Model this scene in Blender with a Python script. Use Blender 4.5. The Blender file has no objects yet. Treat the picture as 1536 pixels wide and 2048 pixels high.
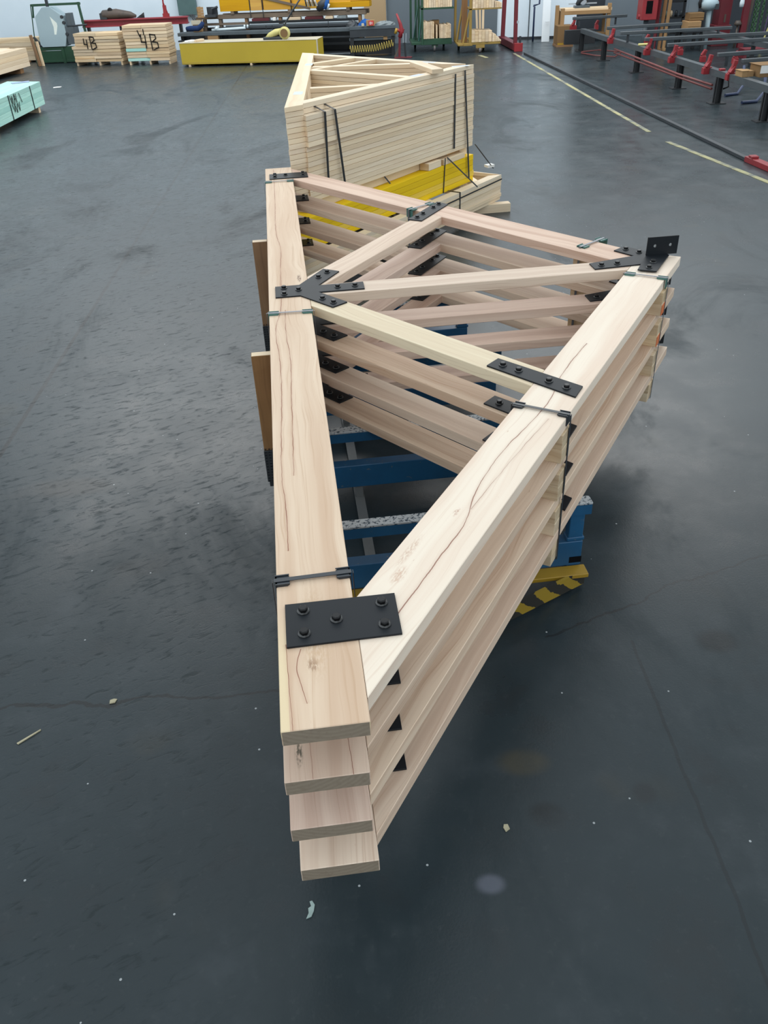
import bpy, bmesh, math, random
from mathutils import Vector, Matrix
random.seed(4)
S = bpy.context.scene
C = S.collection
PI = math.pi

# ------------------------------------------------------------------ camera, light, exposure
cam_d = bpy.data.cameras.new('camera'); cam = bpy.data.objects.new('camera', cam_d); C.objects.link(cam)
CAM_Z = 2.25
pitch, roll = 0.6064, -0.0480
fwd = Vector((0, math.cos(pitch), -math.sin(pitch)))
r0 = Vector((1, 0, 0)); u0 = Vector((0, math.sin(pitch), math.cos(pitch)))
rt = math.cos(roll)*r0 + math.sin(roll)*u0
up = -math.sin(roll)*r0 + math.cos(roll)*u0
cam.matrix_world = Matrix(((rt.x, up.x, -fwd.x, 0), (rt.y, up.y, -fwd.y, 0), (rt.z, up.z, -fwd.z, CAM_Z), (0, 0, 0, 1)))
cam_d.sensor_fit = 'VERTICAL'; cam_d.sensor_height = 36.0; cam_d.lens = 1655.47/2048*36
cam_d.clip_start = 0.05; cam_d.clip_end = 200
S.camera = cam

W = bpy.data.worlds.new('overcast_sky'); S.world = W; W.use_nodes = True
bg = W.node_tree.nodes['Background']; bg.inputs['Color'].default_value = (0.85, 0.945, 1.0, 1); bg.inputs['Strength'].default_value = 1.04

def area(name, loc, size, energy, rot=(0, 0, 0), col=(1, 1, 1)):
    d = bpy.data.lights.new(name, 'AREA'); d.shape = 'RECTANGLE'; d.size, d.size_y = size; d.energy = energy; d.color = col
    o = bpy.data.objects.new(name, d); C.objects.link(o); o.location = loc; o.rotation_euler = rot
    return o
area('far_end_fill', (0.5, 17.0, 7.5), (16.0, 9.0), 1080, (0, 0, 0), (1.0, 0.985, 0.96))  # area light added to brighten the back wall and mid floor

S.view_settings.view_transform = 'Standard'; S.view_settings.look = 'None'
S.view_settings.gamma = 1.0; S.view_settings.use_curve_mapping = False
S.view_settings.exposure = 0.2

# ------------------------------------------------------------------ node helpers and materials
class N:
    """small wrapper round a material's node tree"""
    def __init__(s, name):
        s.m = bpy.data.materials.new(name); s.m.use_nodes = True
        s.t = s.m.node_tree; s.b = s.t.nodes['Principled BSDF']
    def n(s, t, **k):
        x = s.t.nodes.new(t)
        for a, v in k.items(): setattr(x, a, v)
        return x
    def put(s, sock, v):
        if isinstance(v, bpy.types.NodeSocket): s.t.links.new(v, sock)
        elif v is not None:
            if sock.type == 'RGBA' and len(v) == 3: v = (*v, 1)
            sock.default_value = v
    def math(s, op, a, b=0.0, c=None):
        x = s.n('ShaderNodeMath', operation=op); s.put(x.inputs[0], a); s.put(x.inputs[1], b)
        if c is not None: s.put(x.inputs[2], c)
        return x.outputs[0]
    def mix(s, f, a, b, mode='MIX'):
        x = s.n('ShaderNodeMix', data_type='RGBA', blend_type=mode); s.put(x.inputs[0], f); s.put(x.inputs[6], a); s.put(x.inputs[7], b)
        return x.outputs[2]
    def xyz(s, x=0.0, y=0.0, z=0.0):
        c = s.n('ShaderNodeCombineXYZ'); s.put(c.inputs[0], x); s.put(c.inputs[1], y); s.put(c.inputs[2], z); return c.outputs[0]
    def noise(s, vec, scale=1.0, detail=3.0, rough=0.55, dist=0.0):
        x = s.n('ShaderNodeTexNoise'); s.put(x.inputs['Vector'], vec); x.inputs['Scale'].default_value = scale
        x.inputs['Detail'].default_value = detail; x.inputs['Roughness'].default_value = rough; x.inputs['Distortion'].default_value = dist
        return x.outputs['Fac']
    def ss(s, v, a, b, lo=0.0, hi=1.0):
        x = s.n('ShaderNodeMapRange', interpolation_type='SMOOTHSTEP'); s.put(x.inputs[0], v)
        for i, q in zip((1, 2, 3, 4), (a, b, lo, hi)): x.inputs[i].default_value = q
        return x.outputs[0]
    def sep(s, v):
        x = s.n('ShaderNodeSeparateXYZ'); s.put(x.inputs[0], v); return x.outputs
    def bump(s, h, strength=0.2, dist=0.01):
        x = s.n('ShaderNodeBump'); x.inputs['Strength'].default_value = strength; x.inputs['Distance'].default_value = dist
        s.put(x.inputs['Height'], h); s.t.links.new(x.outputs[0], s.b.inputs['Normal'])
    def out(s, col, rough=0.6, spec=0.5, metal=0.0):
        s.put(s.b.inputs['Base Color'], col); s.put(s.b.inputs['Roughness'], rough)
        s.put(s.b.inputs['Specular IOR Level'], spec); s.put(s.b.inputs['Metallic'], metal); return s.m

def wood(name, light, dark, streak, vein=(0.20, 0.055, 0.03), veins=(), blobs=(), band=None, streak_amt=0.55, fleck=1.0, var=0.14, bands=15.0):
    k = N(name)
    uv = k.sep(k.n('ShaderNodeUVMap').outputs[0]); x, y = uv[0], uv[1]
    rnd = k.n('ShaderNodeObjectInfo').outputs['Random']
    rx = k.math('MULTIPLY', rnd, 37.0)
    wob = k.math('MULTIPLY', k.math('SUBTRACT', k.noise(k.xyz(k.math('MULTIPLY', x, 1.6), k.math('MULTIPLY', y, 4.0), rx), 1.0, 2), 0.5), 0.10)
    yw = k.math('ADD', y, wob)
    n1 = k.noise(k.xyz(k.math('MULTIPLY', x, 0.35), k.math('MULTIPLY', yw, bands), rx), 1.0, 4, 0.6, 0.4)
    n2 = k.noise(k.xyz(k.math('MULTIPLY', x, 1.7), k.math('MULTIPLY', yw, 130.0), rx), 1.0, 3, 0.6)
    n3 = k.noise(k.xyz(k.math('MULTIPLY', x, 1.1), k.math('MULTIPLY', y, 6.0), rx), 1.0, 2)
    n4 = k.noise(k.xyz(k.math('MULTIPLY', x, 24.0), k.math('MULTIPLY', y, 150.0), rx), 1.0, 2)
    col = k.mix(k.ss(n1, 0.36, 0.68), light, dark)
    col = k.mix(k.math('MULTIPLY', k.ss(n2, 0.52, 0.74), streak_amt), col, streak)
    col = k.mix(k.math('MULTIPLY', k.ss(n3, 0.5, 0.75), 0.35), col, dark)
    col = k.mix(k.math('MULTIPLY', k.ss(n4, 0.73, 0.78), 0.55*fleck), col, streak)
    if band:                                   # a sapwood strip along one edge
        col = k.mix(k.math('MULTIPLY', k.math('LESS_THAN', k.math('ADD', y, k.math('MULTIPLY', wob, 0.1)), band[0]), k.ss(x, band[1]+.15, band[1]-.1)), col, band[2])
    h = k.math('MULTIPLY', n2, 0.4)
    for (x0, x1, pts, wd) in veins:            # gum veins / drying checks following measured runs
        cv = k.n('ShaderNodeFloatCurve'); c0 = cv.mapping.curves[0]
        pts = sorted(pts)
        P = [((px-x0)/(x1-x0), 0.5+py) for px, py in pts]
        while len(c0.points) < len(P): c0.points.new(0.5, 0.5)
        for q, (a, b) in zip(c0.points, P): q.location = (a, b)
        cv.mapping.update()
        k.put(cv.inputs['Value'], k.math('DIVIDE', k.math('SUBTRACT', x, x0), x1-x0))
        yy = k.math('ADD', k.math('SUBTRACT', cv.outputs[0], 0.5), k.math('MULTIPLY', k.math('SUBTRACT', k.noise(k.xyz(k.math('MULTIPLY', x, 14.0), 0.0, 2.0), 1.0, 3), 0.5), 0.008))
        d = k.math('ABSOLUTE', k.math('SUBTRACT', y, yy))
        wn = k.math('MULTIPLY', k.ss(k.noise(k.xyz(k.math('MULTIPLY', x, 7.0), 0.3, 5.0), 1.0, 2), 0.3, 0.6, 0.4, 1.0), wd)
        m = k.math('SUBTRACT', 1.0, k.ss(k.math('DIVIDE', d, wn), 0.5, 1.3))
        inside = k.math('MULTIPLY', k.math('GREATER_THAN', x, x0), k.math('LESS_THAN', x, x1))
        m = k.math('MULTIPLY', m, inside)
        col = k.mix(k.math('MULTIPLY', m, 0.85), col, vein)
        halo = k.math('MULTIPLY', k.math('SUBTRACT', 1.0, k.ss(d, 0.0, 0.012)), inside)
        col = k.mix(k.math('MULTIPLY', halo, 0.18), col, (0.45, 0.24, 0.16))
        h = k.math('SUBTRACT', h, k.math('MULTIPLY', m, 1.0))
    for (bx, by, rx_, ry_, bc) in blobs:       # knots and stains
        dx = k.math('DIVIDE', k.math('SUBTRACT', x, bx), rx_); dy = k.math('DIVIDE', k.math('SUBTRACT', y, by), ry_)
        rr = k.math('SQRT', k.math('ADD', k.math('MULTIPLY', dx, dx), k.math('MULTIPLY', dy, dy)))
        nn = k.noise(k.xyz(k.math('MULTIPLY', x, 70.0), k.math('MULTIPLY', y, 190.0), 1.0), 1.0, 3)
        m = k.math('MULTIPLY', k.math('SUBTRACT', 1.0, k.ss(rr, 0.3, 1.0)), k.ss(nn, 0.36, 0.62))
        col = k.mix(m, col, bc)
    hs = k.n('ShaderNodeHueSaturation'); k.put(hs.inputs['Color'], col)
    k.put(hs.inputs['Value'], k.math('ADD', 1.0-var/2, k.math('MULTIPLY', k.math('FRACT', k.math('MULTIPLY', rnd, 7.31)), var)))
    k.put(hs.inputs['Saturation'], k.math('ADD', 0.9, k.math('MULTIPLY', k.math('FRACT', k.math('MULTIPLY', rnd, 13.7)), 0.2)))
    k.bump(h, 0.25, 0.003)
    return k.out(hs.outputs[0], 0.62, 0.3)

def paint(name, col, col2=None, rough=0.5, spec=0.5, metal=0.0, scale=3.0, amt=0.5, chip=None, chip_amt=0.62, bump=0.0):
    k = N(name)
    p = k.n('ShaderNodeTexCoord').outputs['Object']
    n1 = k.noise(p, scale, 4)
    c2 = col2 or tuple(v*0.75 for v in col)
    c = k.mix(k.math('MULTIPLY', k.ss(n1, 0.4, 0.7), amt), col, c2)
    if chip:
        n2 = k.noise(p, scale*9, 5, 0.65)
        c = k.mix(k.ss(n2, chip_amt, chip_amt+0.06), c, chip)
    if bump: k.bump(k.noise(p, scale*14, 3), bump, 0.004)
    return k.out(c, rough, spec, metal)

M = {}
HL, HD, HS = (0.74, 0.58, 0.445), (0.60, 0.43, 0.315), (0.47, 0.29, 0.19)
M['hardwood'] = wood('sawn_hardwood', HL, HD, HS)
M['hardwood_pink'] = wood('sawn_pink_hardwood', (0.72, 0.54, 0.43), (0.58, 0.40, 0.31), (0.46, 0.28, 0.20))
M['chord_top'] = wood('veined_chord_hardwood', (0.74, 0.575, 0.43), (0.62, 0.44, 0.31), (0.50, 0.32, 0.2), bands=10, veins=(
    (0.62, 5.2, [(5.2, .06), (4.3, .056), (3.56, .053), (3.31, .07), (2.99, .063), (2.4, .051), (2.19, .027), (1.86, .037), (1.6, .038), (1.23, .029), (.98, .026), (.84, .033), (.62, .034)], .0016),
    (1.0, 2.4, [(2.4, .072), (2.1, .069), (1.9, .078), (1.52, .072), (1.0, .062)], .0015),
    (0.07, 0.24, [(.24, .052), (.174, .041), (.126, .049), (.07, .059)], .0016),
    (0.0, 0.26, [(.26, .018), (.094, .023), (0, .026)], .0012)),
    blobs=((.186, .078, .03, .016, (.16, .06, .03)), (2.81, .15, .07, .014, (.12, .05, .03)), (.30, .09, .2, .05, (.6, .42, .28))),
    band=(.021, .27, (.76, .61, .40)), var=0.0, fleck=0.6)
M['rafter_top'] = wood('pale_rafter_hardwood', (0.86, 0.735, 0.60), (0.78, 0.61, 0.48), (0.60, 0.40, 0.28), bands=9, streak_amt=0.3, veins=(
    (0.2, 2.0, [(2.0, .113), (1.683, .114), (1.466, .09), (1.219, .103), (1.116, .112), (.839, .1), (.673, .066), (.511, .066), (.355, .064), (.2, .067)], .0018),
    (0.75, 1.35, [(1.35, .05), (1.1, .066), (.75, .078)], .0008)),
    blobs=((.40, .13, .05, .022, (.66, .46, .34)), (.50, .15, .10, .016, (.68, .50, .38)), (.72, .11, .03, .010, (.6, .4, .3))), var=0.0, fleck=1.3)
M['brace_yellow'] = wood('creamy_hardwood', (0.78, 0.65, 0.45), (0.68, 0.53, 0.35), (0.55, 0.40, 0.25), var=0.06)
M['hardwood_dirty'] = wood('stained_hardwood', (0.66, 0.49, 0.37), (0.54, 0.37, 0.27), (0.38, 0.22, 0.15), blobs=((.075, .035, .05, .012, (.12, .1, .07)),),
                           veins=((0.0, 0.4, [(.4, .15), (.2, .147), (0, .152)], .0018), (0.0, .16, [(.16, .06), (0, .063)], .001)), var=0.08)
M['pine'] = wood('fresh_pine', (0.80, 0.66, 0.48), (0.72, 0.56, 0.385), (0.60, 0.42, 0.27), var=0.16, streak_amt=0.35, blobs=())
M['pine_old'] = wood('weathered_pine', (0.62, 0.49, 0.33), (0.52, 0.38, 0.24), (0.40, 0.27, 0.16), var=0.25)
M['dunnage'] = wood('offcut_pine', (0.70, 0.56, 0.38), (0.55, 0.40, 0.25), (0.42, 0.28, 0.17), var=0.34)
M['brown'] = wood('brown_hardwood', (0.26, 0.145, 0.068), (0.19, 0.10, 0.045), (0.12, 0.06, 0.03), var=0.1)
M['grey_timber'] = wood('old_grey_brown_timber', (0.17, 0.13, 0.095), (0.12, 0.09, 0.065), (0.08, 0.06, 0.045), var=0.2)
M['aqua'] = wood('treated_aqua_pine', (0.40, 0.66, 0.58), (0.33, 0.57, 0.52), (0.28, 0.46, 0.40), var=0.15)
M['yellow_wood'] = wood('yellow_dipped_timber', (0.84, 0.57, 0.025), (0.78, 0.51, 0.022), (0.56, 0.36, 0.02), var=0.2, streak_amt=0.4)
def end_grain():
    k = N('sawn_end_grain')
    uv = k.sep(k.n('ShaderNodeUVMap').outputs[0]); rnd = k.n('ShaderNodeObjectInfo').outputs['Random']
    w = k.n('ShaderNodeTexWave', wave_type='RINGS', rings_direction='Z')
    k.put(w.inputs['Vector'], k.xyz(k.math('ADD', uv[0], k.math('MULTIPLY', rnd, 0.12)), k.math('ADD', uv[1], 0.14), 0.0))
    w.inputs['Scale'].default_value = 26; w.inputs['Distortion'].default_value = 2.5; w.inputs['Detail'].default_value = 2
    n = k.noise(k.xyz(k.math('MULTIPLY', uv[0], 60), k.math('MULTIPLY', uv[1], 60), rnd), 1.0, 3)
    c = k.mix(k.math('MULTIPLY', w.outputs['Fac'], 0.35), (0.27, 0.22, 0.165), (0.19, 0.145, 0.105))
    c = k.mix(k.math('MULTIPLY', k.ss(n, 0.5, 0.7), 0.4), c, (0.20, 0.15, 0.11))
    return k.out(c, 0.8, 0.2)
M['end'] = end_grain()
M['steel_black'] = paint('black_powder_coat', (0.010, 0.0125, 0.016), (0.007, 0.009, 0.012), 0.5, 0.24, scale=6)
M['bolt'] = paint('black_bolt', (0.005, 0.005, 0.006), None, 0.35, 0.3, scale=20)
M['washer'] = paint('worn_washer', (0.07, 0.07, 0.07), (0.012, 0.012, 0.012), 0.35, 0.4, scale=60, amt=1.0)
M['strap_black'] = paint('black_plastic_strap', (0.010, 0.012, 0.014), None, 0.4, 0.5)
M['strap_grey'] = paint('grey_steel_strap', (0.16, 0.17, 0.19), (0.1, 0.11, 0.12), 0.35, 0.5, 0.6)
M['guard_black'] = paint('black_corner_guard', (0.016, 0.021, 0.028), None, 0.38, 0.5)
M['guard_green'] = paint('green_corner_guard', (0.055, 0.15, 0.13), (0.03, 0.09, 0.08), 0.4, 0.5)
M['blue'] = paint('worn_blue_paint', (0.010, 0.085, 0.19), (0.008, 0.05, 0.11), 0.45, 0.5, scale=5, chip=(0.12, 0.13, 0.13), chip_amt=0.64)
M['blue_cap'] = paint('blue_rail_with_worn_white', (0.42, 0.44, 0.45), (0.30, 0.32, 0.34), 0.6, 0.4, scale=9, chip=(0.03, 0.05, 0.07), chip_amt=0.52)
M['yellow_steel'] = paint('scuffed_yellow_paint', (0.36, 0.215, 0.018), (0.27, 0.16, 0.015), 0.5, 0.5, scale=6)
def chevron():
    k = N('yellow_black_chevrons'); p = k.sep(k.n('ShaderNodeTexCoord').outputs['Object'])
    pv = k.n('ShaderNodeTexCoord').outputs['Object']
    v = k.math('ADD', k.math('ADD', p[0], p[2]), k.math('MULTIPLY', k.noise(pv, 16, 4), 0.07))
    m = k.math('GREATER_THAN', k.math('FRACT', k.math('MULTIPLY', v, 8.5)), 0.5)
    return k.out(k.mix(m, (0.29, 0.19, 0.018), (0.025, 0.023, 0.018)), 0.6, 0.4)
M['chevron'] = chevron()
M['mesh_dark'] = paint('dark_tread_steel', (0.028, 0.031, 0.034), (0.018, 0.02, 0.022), 0.55, 0.5, scale=10, bump=0.4)
M['flat_bar'] = paint('dull_grey_flat_bar', (0.13, 0.135, 0.135), (0.09, 0.095, 0.095), 0.5, 0.5, scale=8)
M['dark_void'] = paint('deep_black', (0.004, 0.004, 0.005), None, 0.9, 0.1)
M['orange'] = paint('orange_spray', (0.62, 0.17, 0.06), None, 0.7, 0.3)
M['yellow_pack'] = paint('yellow_sheet_faces', (0.44, 0.325, 0.032), (0.38, 0.28, 0.028), 0.55, 0.35, scale=1.2)
M['yellow_pack_top'] = paint('dusty_pale_top', (0.47, 0.43, 0.33), (0.38, 0.33, 0.22), 0.7, 0.3)
M['steel_dark'] = paint('dark_machine_steel', (0.022, 0.027, 0.033), (0.035, 0.042, 0.05), 0.45, 0.5, scale=4)
M['steel_mid'] = paint('grey_blue_machine_steel', (0.075, 0.095, 0.11), (0.05, 0.065, 0.075), 0.45, 0.5, scale=4)
M['steel_rail'] = paint('grey_roller_rail', (0.060, 0.072, 0.080), (0.040, 0.048, 0.055), 0.42, 0.5, scale=5)
M['post_black'] = paint('black_post_steel', (0.012, 0.014, 0.017), None, 0.5, 0.5)
M['red'] = paint('red_enamel', (0.26, 0.016, 0.022), (0.17, 0.012, 0.016), 0.45, 0.5, scale=5)
M['red_dark'] = paint('dark_red_enamel', (0.13, 0.010, 0.018), (0.08, 0.01, 0.015), 0.5, 0.5)
M['red_beam'] = paint('scraped_red_beam', (0.27, 0.03, 0.042), (0.2, 0.02, 0.03), 0.5, 0.5, scale=5, chip=(0.42, 0.33, 0.34), chip_amt=0.66)
M['red_pipe'] = paint('dull_red_pipe', (0.15, 0.035, 0.032), (0.09, 0.03, 0.03), 0.5, 0.5)
M['green'] = paint('dark_green_paint', (0.014, 0.060, 0.030), (0.010, 0.038, 0.021), 0.5, 0.5, scale=5, chip=(0.10, 0.22, 0.17), chip_amt=0.68)
M['yellow_trolley'] = paint('old_mustard_paint', (0.28, 0.185, 0.045), (0.20, 0.13, 0.035), 0.55, 0.4, scale=5)
M['guard_grey'] = paint('pale_blue_grey_sheet', (0.33, 0.43, 0.47), (0.29, 0.38, 0.43), 0.45, 0.4, scale=2)
M['white_patch'] = paint('pale_patch', (0.80, 0.86, 0.80), None, 0.6, 0.3)
M['white'] = paint('white_sheet', (0.72, 0.78, 0.82), (0.62, 0.70, 0.75), 0.5, 0.4, scale=1.5)
M['white_pipe'] = paint('white_pvc', (0.55, 0.64, 0.68), None, 0.35, 0.5)
M['cardboard'] = paint('brown_cardboard', (0.34, 0.21, 0.10), (0.26, 0.16, 0.08), 0.8, 0.2)
M['cardboard_dark'] = paint('shaded_cardboard', (0.20, 0.12, 0.055), (0.15, 0.09, 0.04), 0.8, 0.2)  # darker copy of the cardboard, shade put into its colour
M['mdf'] = paint('tan_board', (0.40, 0.29, 0.17), (0.36, 0.25, 0.15), 0.7, 0.2, scale=1)
M['amber_wood'] = wood('amber_form_timber', (0.55, 0.31, 0.03), (0.48, 0.25, 0.025), (0.36, 0.18, 0.03), var=0.1)
M['maroon'] = paint('maroon_tray', (0.09, 0.012, 0.018), None, 0.5, 0.4)
M['blue_cloth'] = paint('blue_cloth', (0.02, 0.09, 0.30), (0.015, 0.05, 0.18), 0.9, 0.1, scale=12)
M['navy_cloth'] = paint('navy_cloth', (0.02, 0.04, 0.11), None, 0.9, 0.1, scale=12)
M['grey_plastic'] = paint('crumpled_grey_plastic', (0.18, 0.21, 0.22), (0.10, 0.12, 0.13), 0.4, 0.5, scale=12)
M['hose_yellow'] = paint('yellow_hose', (0.45, 0.35, 0.08), None, 0.4, 0.5)
M['hose_blue'] = paint('blue_hose', (0.02, 0.035, 0.09), None, 0.4, 0.5)
M['pale_yellow'] = paint('pale_yellow_plastic', (0.52, 0.47, 0.18), (0.42, 0.38, 0.15), 0.5, 0.4)
M['chrome'] = paint('bright_steel', (0.55, 0.60, 0.64), (0.4, 0.45, 0.5), 0.3, 0.5, 0.7)
M['black_ink'] = paint('black_marker', (0.015, 0.013, 0.012), None, 0.8, 0.2)
M['label_red'] = paint('red_label', (0.50, 0.03, 0.03), None, 0.6, 0.3)
M['label_white'] = paint('white_label', (0.75, 0.75, 0.73), None, 0.6, 0.3)
M['blue_paper'] = paint('blue_grey_paper', (0.24, 0.31, 0.44), None, 0.7, 0.3)
M['chain_green'] = paint('green_chain_paint', (0.03, 0.10, 0.035), None, 0.5, 0.5)
M['purple'] = paint('purple_sling', (0.09, 0.06, 0.14), None, 0.8, 0.2)
M['copper_dark'] = paint('brown_motor_casing', (0.085, 0.062, 0.05), (0.03, 0.03, 0.03), 0.5, 0.5, scale=6)
M['rubber'] = paint('black_rubber', (0.012, 0.012, 0.013), None, 0.7, 0.3)
M['wheel_grey'] = paint('caster_wheel', (0.16, 0.15, 0.15), None, 0.6, 0.4)
M['leaf'] = paint('pale_green_leaf', (0.30, 0.38, 0.36), (0.22, 0.29, 0.27), 0.6, 0.3, scale=30)
M['chip'] = paint('pale_wood_chip', (0.42, 0.38, 0.26), (0.3, 0.27, 0.18), 0.8, 0.2, scale=40)
M['wallbox'] = paint('grey_green_cabinet', (0.085, 0.15, 0.15), None, 0.5, 0.4)
M['door_grey'] = paint('slate_grey_panel', (0.125, 0.155, 0.18), (0.10, 0.125, 0.15), 0.5, 0.4, scale=1.2)
M['dark_wall'] = paint('shaded_bay_wall', (0.026, 0.033, 0.042), (0.016, 0.020, 0.026), 0.6, 0.3, scale=1.5)  # near black: the dim bay's shade is put into the colour
M['wall'] = paint('white_blue_wall', (0.70, 0.80, 0.88), (0.60, 0.71, 0.79), 0.55, 0.3, scale=0.9, chip=(0.48, 0.55, 0.6), chip_amt=0.72)

def floor_mat():
    k = N('worn_dark_concrete')
    g = k.n('ShaderNodeNewGeometry').outputs['Position']; p = k.sep(g); x, y = p[0], p[1]
    big = k.noise(g, 0.55, 4, 0.6); mid = k.noise(g, 3.2, 5, 0.62); fine = k.noise(g, 26.0, 4, 0.7); grit = k.noise(g, 120.0, 2)
    c = k.mix(k.ss(big, 0.35, 0.68), (0.015, 0.023, 0.027), (0.022, 0.033, 0.039))
    c = k.mix(k.math('MULTIPLY', k.ss(mid, 0.5, 0.75), 0.55), c, (0.038, 0.048, 0.055))
    c = k.mix(k.math('MULTIPLY', k.ss(mid, 0.48, 0.28), 0.5), c, (0.021, 0.024, 0.026))
    c = k.mix(k.math('MULTIPLY', k.ss(fine, 0.55, 0.8), 0.35), c, (0.050, 0.058, 0.062))
    # trowel scallops, stronger on the left bay
    rip = k.noise(k.xyz(k.math('MULTIPLY', k.math('ADD', x, k.math('MULTIPLY', y, 0.25)), 12.0), k.math('MULTIPLY', k.math('SUBTRACT', y, k.math('MULTIPLY', x, 0.5)), 30.0), 0.0), 1.0, 4, 0.65, 0.7)
    lft = k.math('MULTIPLY', k.ss(x, -0.2, -0.9), k.ss(big, 0.25, 0.5, 0.35, 1.0))
    c = k.mix(k.math('MULTIPLY', k.math('MULTIPLY', k.ss(rip, 0.57, 0.7), lft), 0.5), c, (0.009, 0.016, 0.017))
    br = k.noise(g, 1.9, 3)
    c = k.mix(k.math('MULTIPLY', k.ss(br, 0.6, 0.75), 0.3), c, (0.05, 0.046, 0.034))
    # tyre and drag scuffs: long arcs further down the hall
    w = k.n('ShaderNodeTexWave', wave_type='RINGS', rings_direction='Z'); k.put(w.inputs['Vector'], k.xyz(k.math('SUBTRACT', x, 4.0), k.math('SUBTRACT', y, 4.0), 0.0))
    w.inputs['Scale'].default_value = 0.35; w.inputs['Distortion'].default_value = 5; w.inputs['Detail'].default_value = 3
    c = k.mix(k.math('MULTIPLY', k.math('MULTIPLY', k.ss(w.outputs['Fac'], 0.75, 0.98), k.ss(y, 4.5, 8.0)), 0.30), c, (0.022, 0.026, 0.03))
    def line(d, wd, amt, cc=(0.010, 0.011, 0.012)):
        nonlocal c
        m = k.math('SUBTRACT', 1.0, k.ss(k.math('ABSOLUTE', d), wd*0.5, wd))
        c = k.mix(k.math('MULTIPLY', m, amt), c, cc)
    wob = k.math('MULTIPLY', k.math('SUBTRACT', k.noise(k.xyz(x, y, 3.0), 2.2, 5, 0.6), 0.5), 0.22)
    wob2 = k.math('MULTIPLY', k.math('SUBTRACT', k.noise(k.xyz(x, y, 9.0), 1.5, 5, 0.6), 0.5), 0.3)
    # slab joint down the left, faint cross joint, wandering cracks
    line(k.math('ADD', k.math('ADD', x, 1.97), k.math('MULTIPLY', y, 0.030)), 0.018, 0.9)
    line(k.math('MULTIPLY', k.math('SUBTRACT', y, k.math('ADD', 6.98, k.math('MULTIPLY', x, -0.07))), k.math('ADD', 1.0, k.math('MULTIPLY', k.math('GREATER_THAN', x, 0.0), 900.0))), 0.012, 0.4)
    m1 = k.math('ADD', 1.0, k.math('MULTIPLY', k.math('GREATER_THAN', x, -0.15), 900.0))
    line(k.math('MULTIPLY', k.math('SUBTRACT', k.math('SUBTRACT', y, 2.12), wob), m1), 0.010, 0.85)
    m2 = k.math('ADD', 1.0, k.math('MULTIPLY', k.math('LESS_THAN', x, 0.6), 900.0))
    line(k.math('MULTIPLY', k.math('SUBTRACT', k.math('SUBTRACT', y, k.math('ADD', 2.05, k.math('MULTIPLY', x, 0.45))), wob2), m2), 0.008, 0.7)
    m3 = k.math('ADD', 1.0, k.math('MULTIPLY', k.math('GREATER_THAN', y, 2.3), 900.0))
    line(k.math('MULTIPLY', k.math('SUBTRACT', k.math('SUBTRACT', x, 0.93), k.math('MULTIPLY', wob, 0.3)), m3), 0.008, 0.5)
    for (sx, sy, ra, rb, cc, am) in ((1.245, 2.275, .10, .085, (.010, .012, .013), .8), (.46, 1.56, .075, .06, (.010, .012, .013), .75), (.255, 1.34, .055, .04, (.10, .11, .14), .75),
                                     (.42, 1.76, .11, .07, (.05, .045, .03), .7), (.78, 1.62, .05, .05, (.016, .018, .02), .6), (1.0, 1.66, .05, .03, (.016, .018, .02), .6), (-1.1, 2.9, .16, .08, (.012, .013, .013), .6), (-1.6, 3.6, .3, .12, (.06, .05, .042), .4)):
        dx = k.math('DIVIDE', k.math('SUBTRACT', x, sx), ra); dy = k.math('DIVIDE', k.math('SUBTRACT', y, sy), rb)
        rr = k.math('SQRT', k.math('ADD', k.math('MULTIPLY', dx, dx), k.math('MULTIPLY', dy, dy)))
        mk = k.math('MULTIPLY', k.math('SUBTRACT', 1.0, k.ss(rr, 0.4, 1.0)), k.ss(mid, 0.25, 0.55))
        c = k.mix(k.math('MULTIPLY', mk, am), c, cc)
    # spilt sawdust specks
    vo = k.n('ShaderNodeTexVoronoi'); k.put(vo.inputs['Vector'], g); vo.inputs['Scale'].default_value = 11.0
    sp = k.math('MULTIPLY', k.math('LESS_THAN', vo.outputs['Distance'], 0.042), k.math('GREATER_THAN', k.sep(vo.outputs['Color'])[0], 0.45))
    c = k.mix(sp, c, (0.33, 0.35, 0.36))
    ripm = k.math('MULTIPLY', k.ss(rip, 0.5, 0.72), lft)
    k.bump(k.math('SUBTRACT', k.math('ADD', k.math('MULTIPLY', mid, 0.5), k.math('MULTIPLY', grit, 0.25)), k.math('MULTIPLY', ripm, 0.35)), 0.13, 0.009)
    scuff = k.noise(k.xyz(k.math('MULTIPLY', x, 0.9), k.math('MULTIPLY', y, 0.45), 4.0), 1.0, 6, 0.65, 1.2)
    ro = k.math('ADD', k.ss(mid, 0.2, 0.8, 0.24, 0.36), k.math('MULTIPLY', k.ss(scuff, 0.5, 0.7), 0.16))
    ro = k.math('ADD', ro, k.math('MULTIPLY', ripm, 0.2))
    sp_ = k.math('SUBTRACT', 0.34, k.math('MULTIPLY', k.ss(scuff, 0.48, 0.72), 0.12))
    return k.out(c, ro, k.math('SUBTRACT', sp_, k.math('MULTIPLY', ripm, 0.09)))
M['floor'] = floor_mat()
def line_paint():
    k = N('worn_yellow_line'); g = k.n('ShaderNodeNewGeometry').outputs['Position']
    n = k.noise(g, 3.0, 5, 0.7); return k.out(k.mix(k.ss(n, 0.42, 0.62), (0.33, 0.31, 0.16), (0.15, 0.155, 0.13)), 0.6, 0.3)
M['line'] = line_paint()

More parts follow.
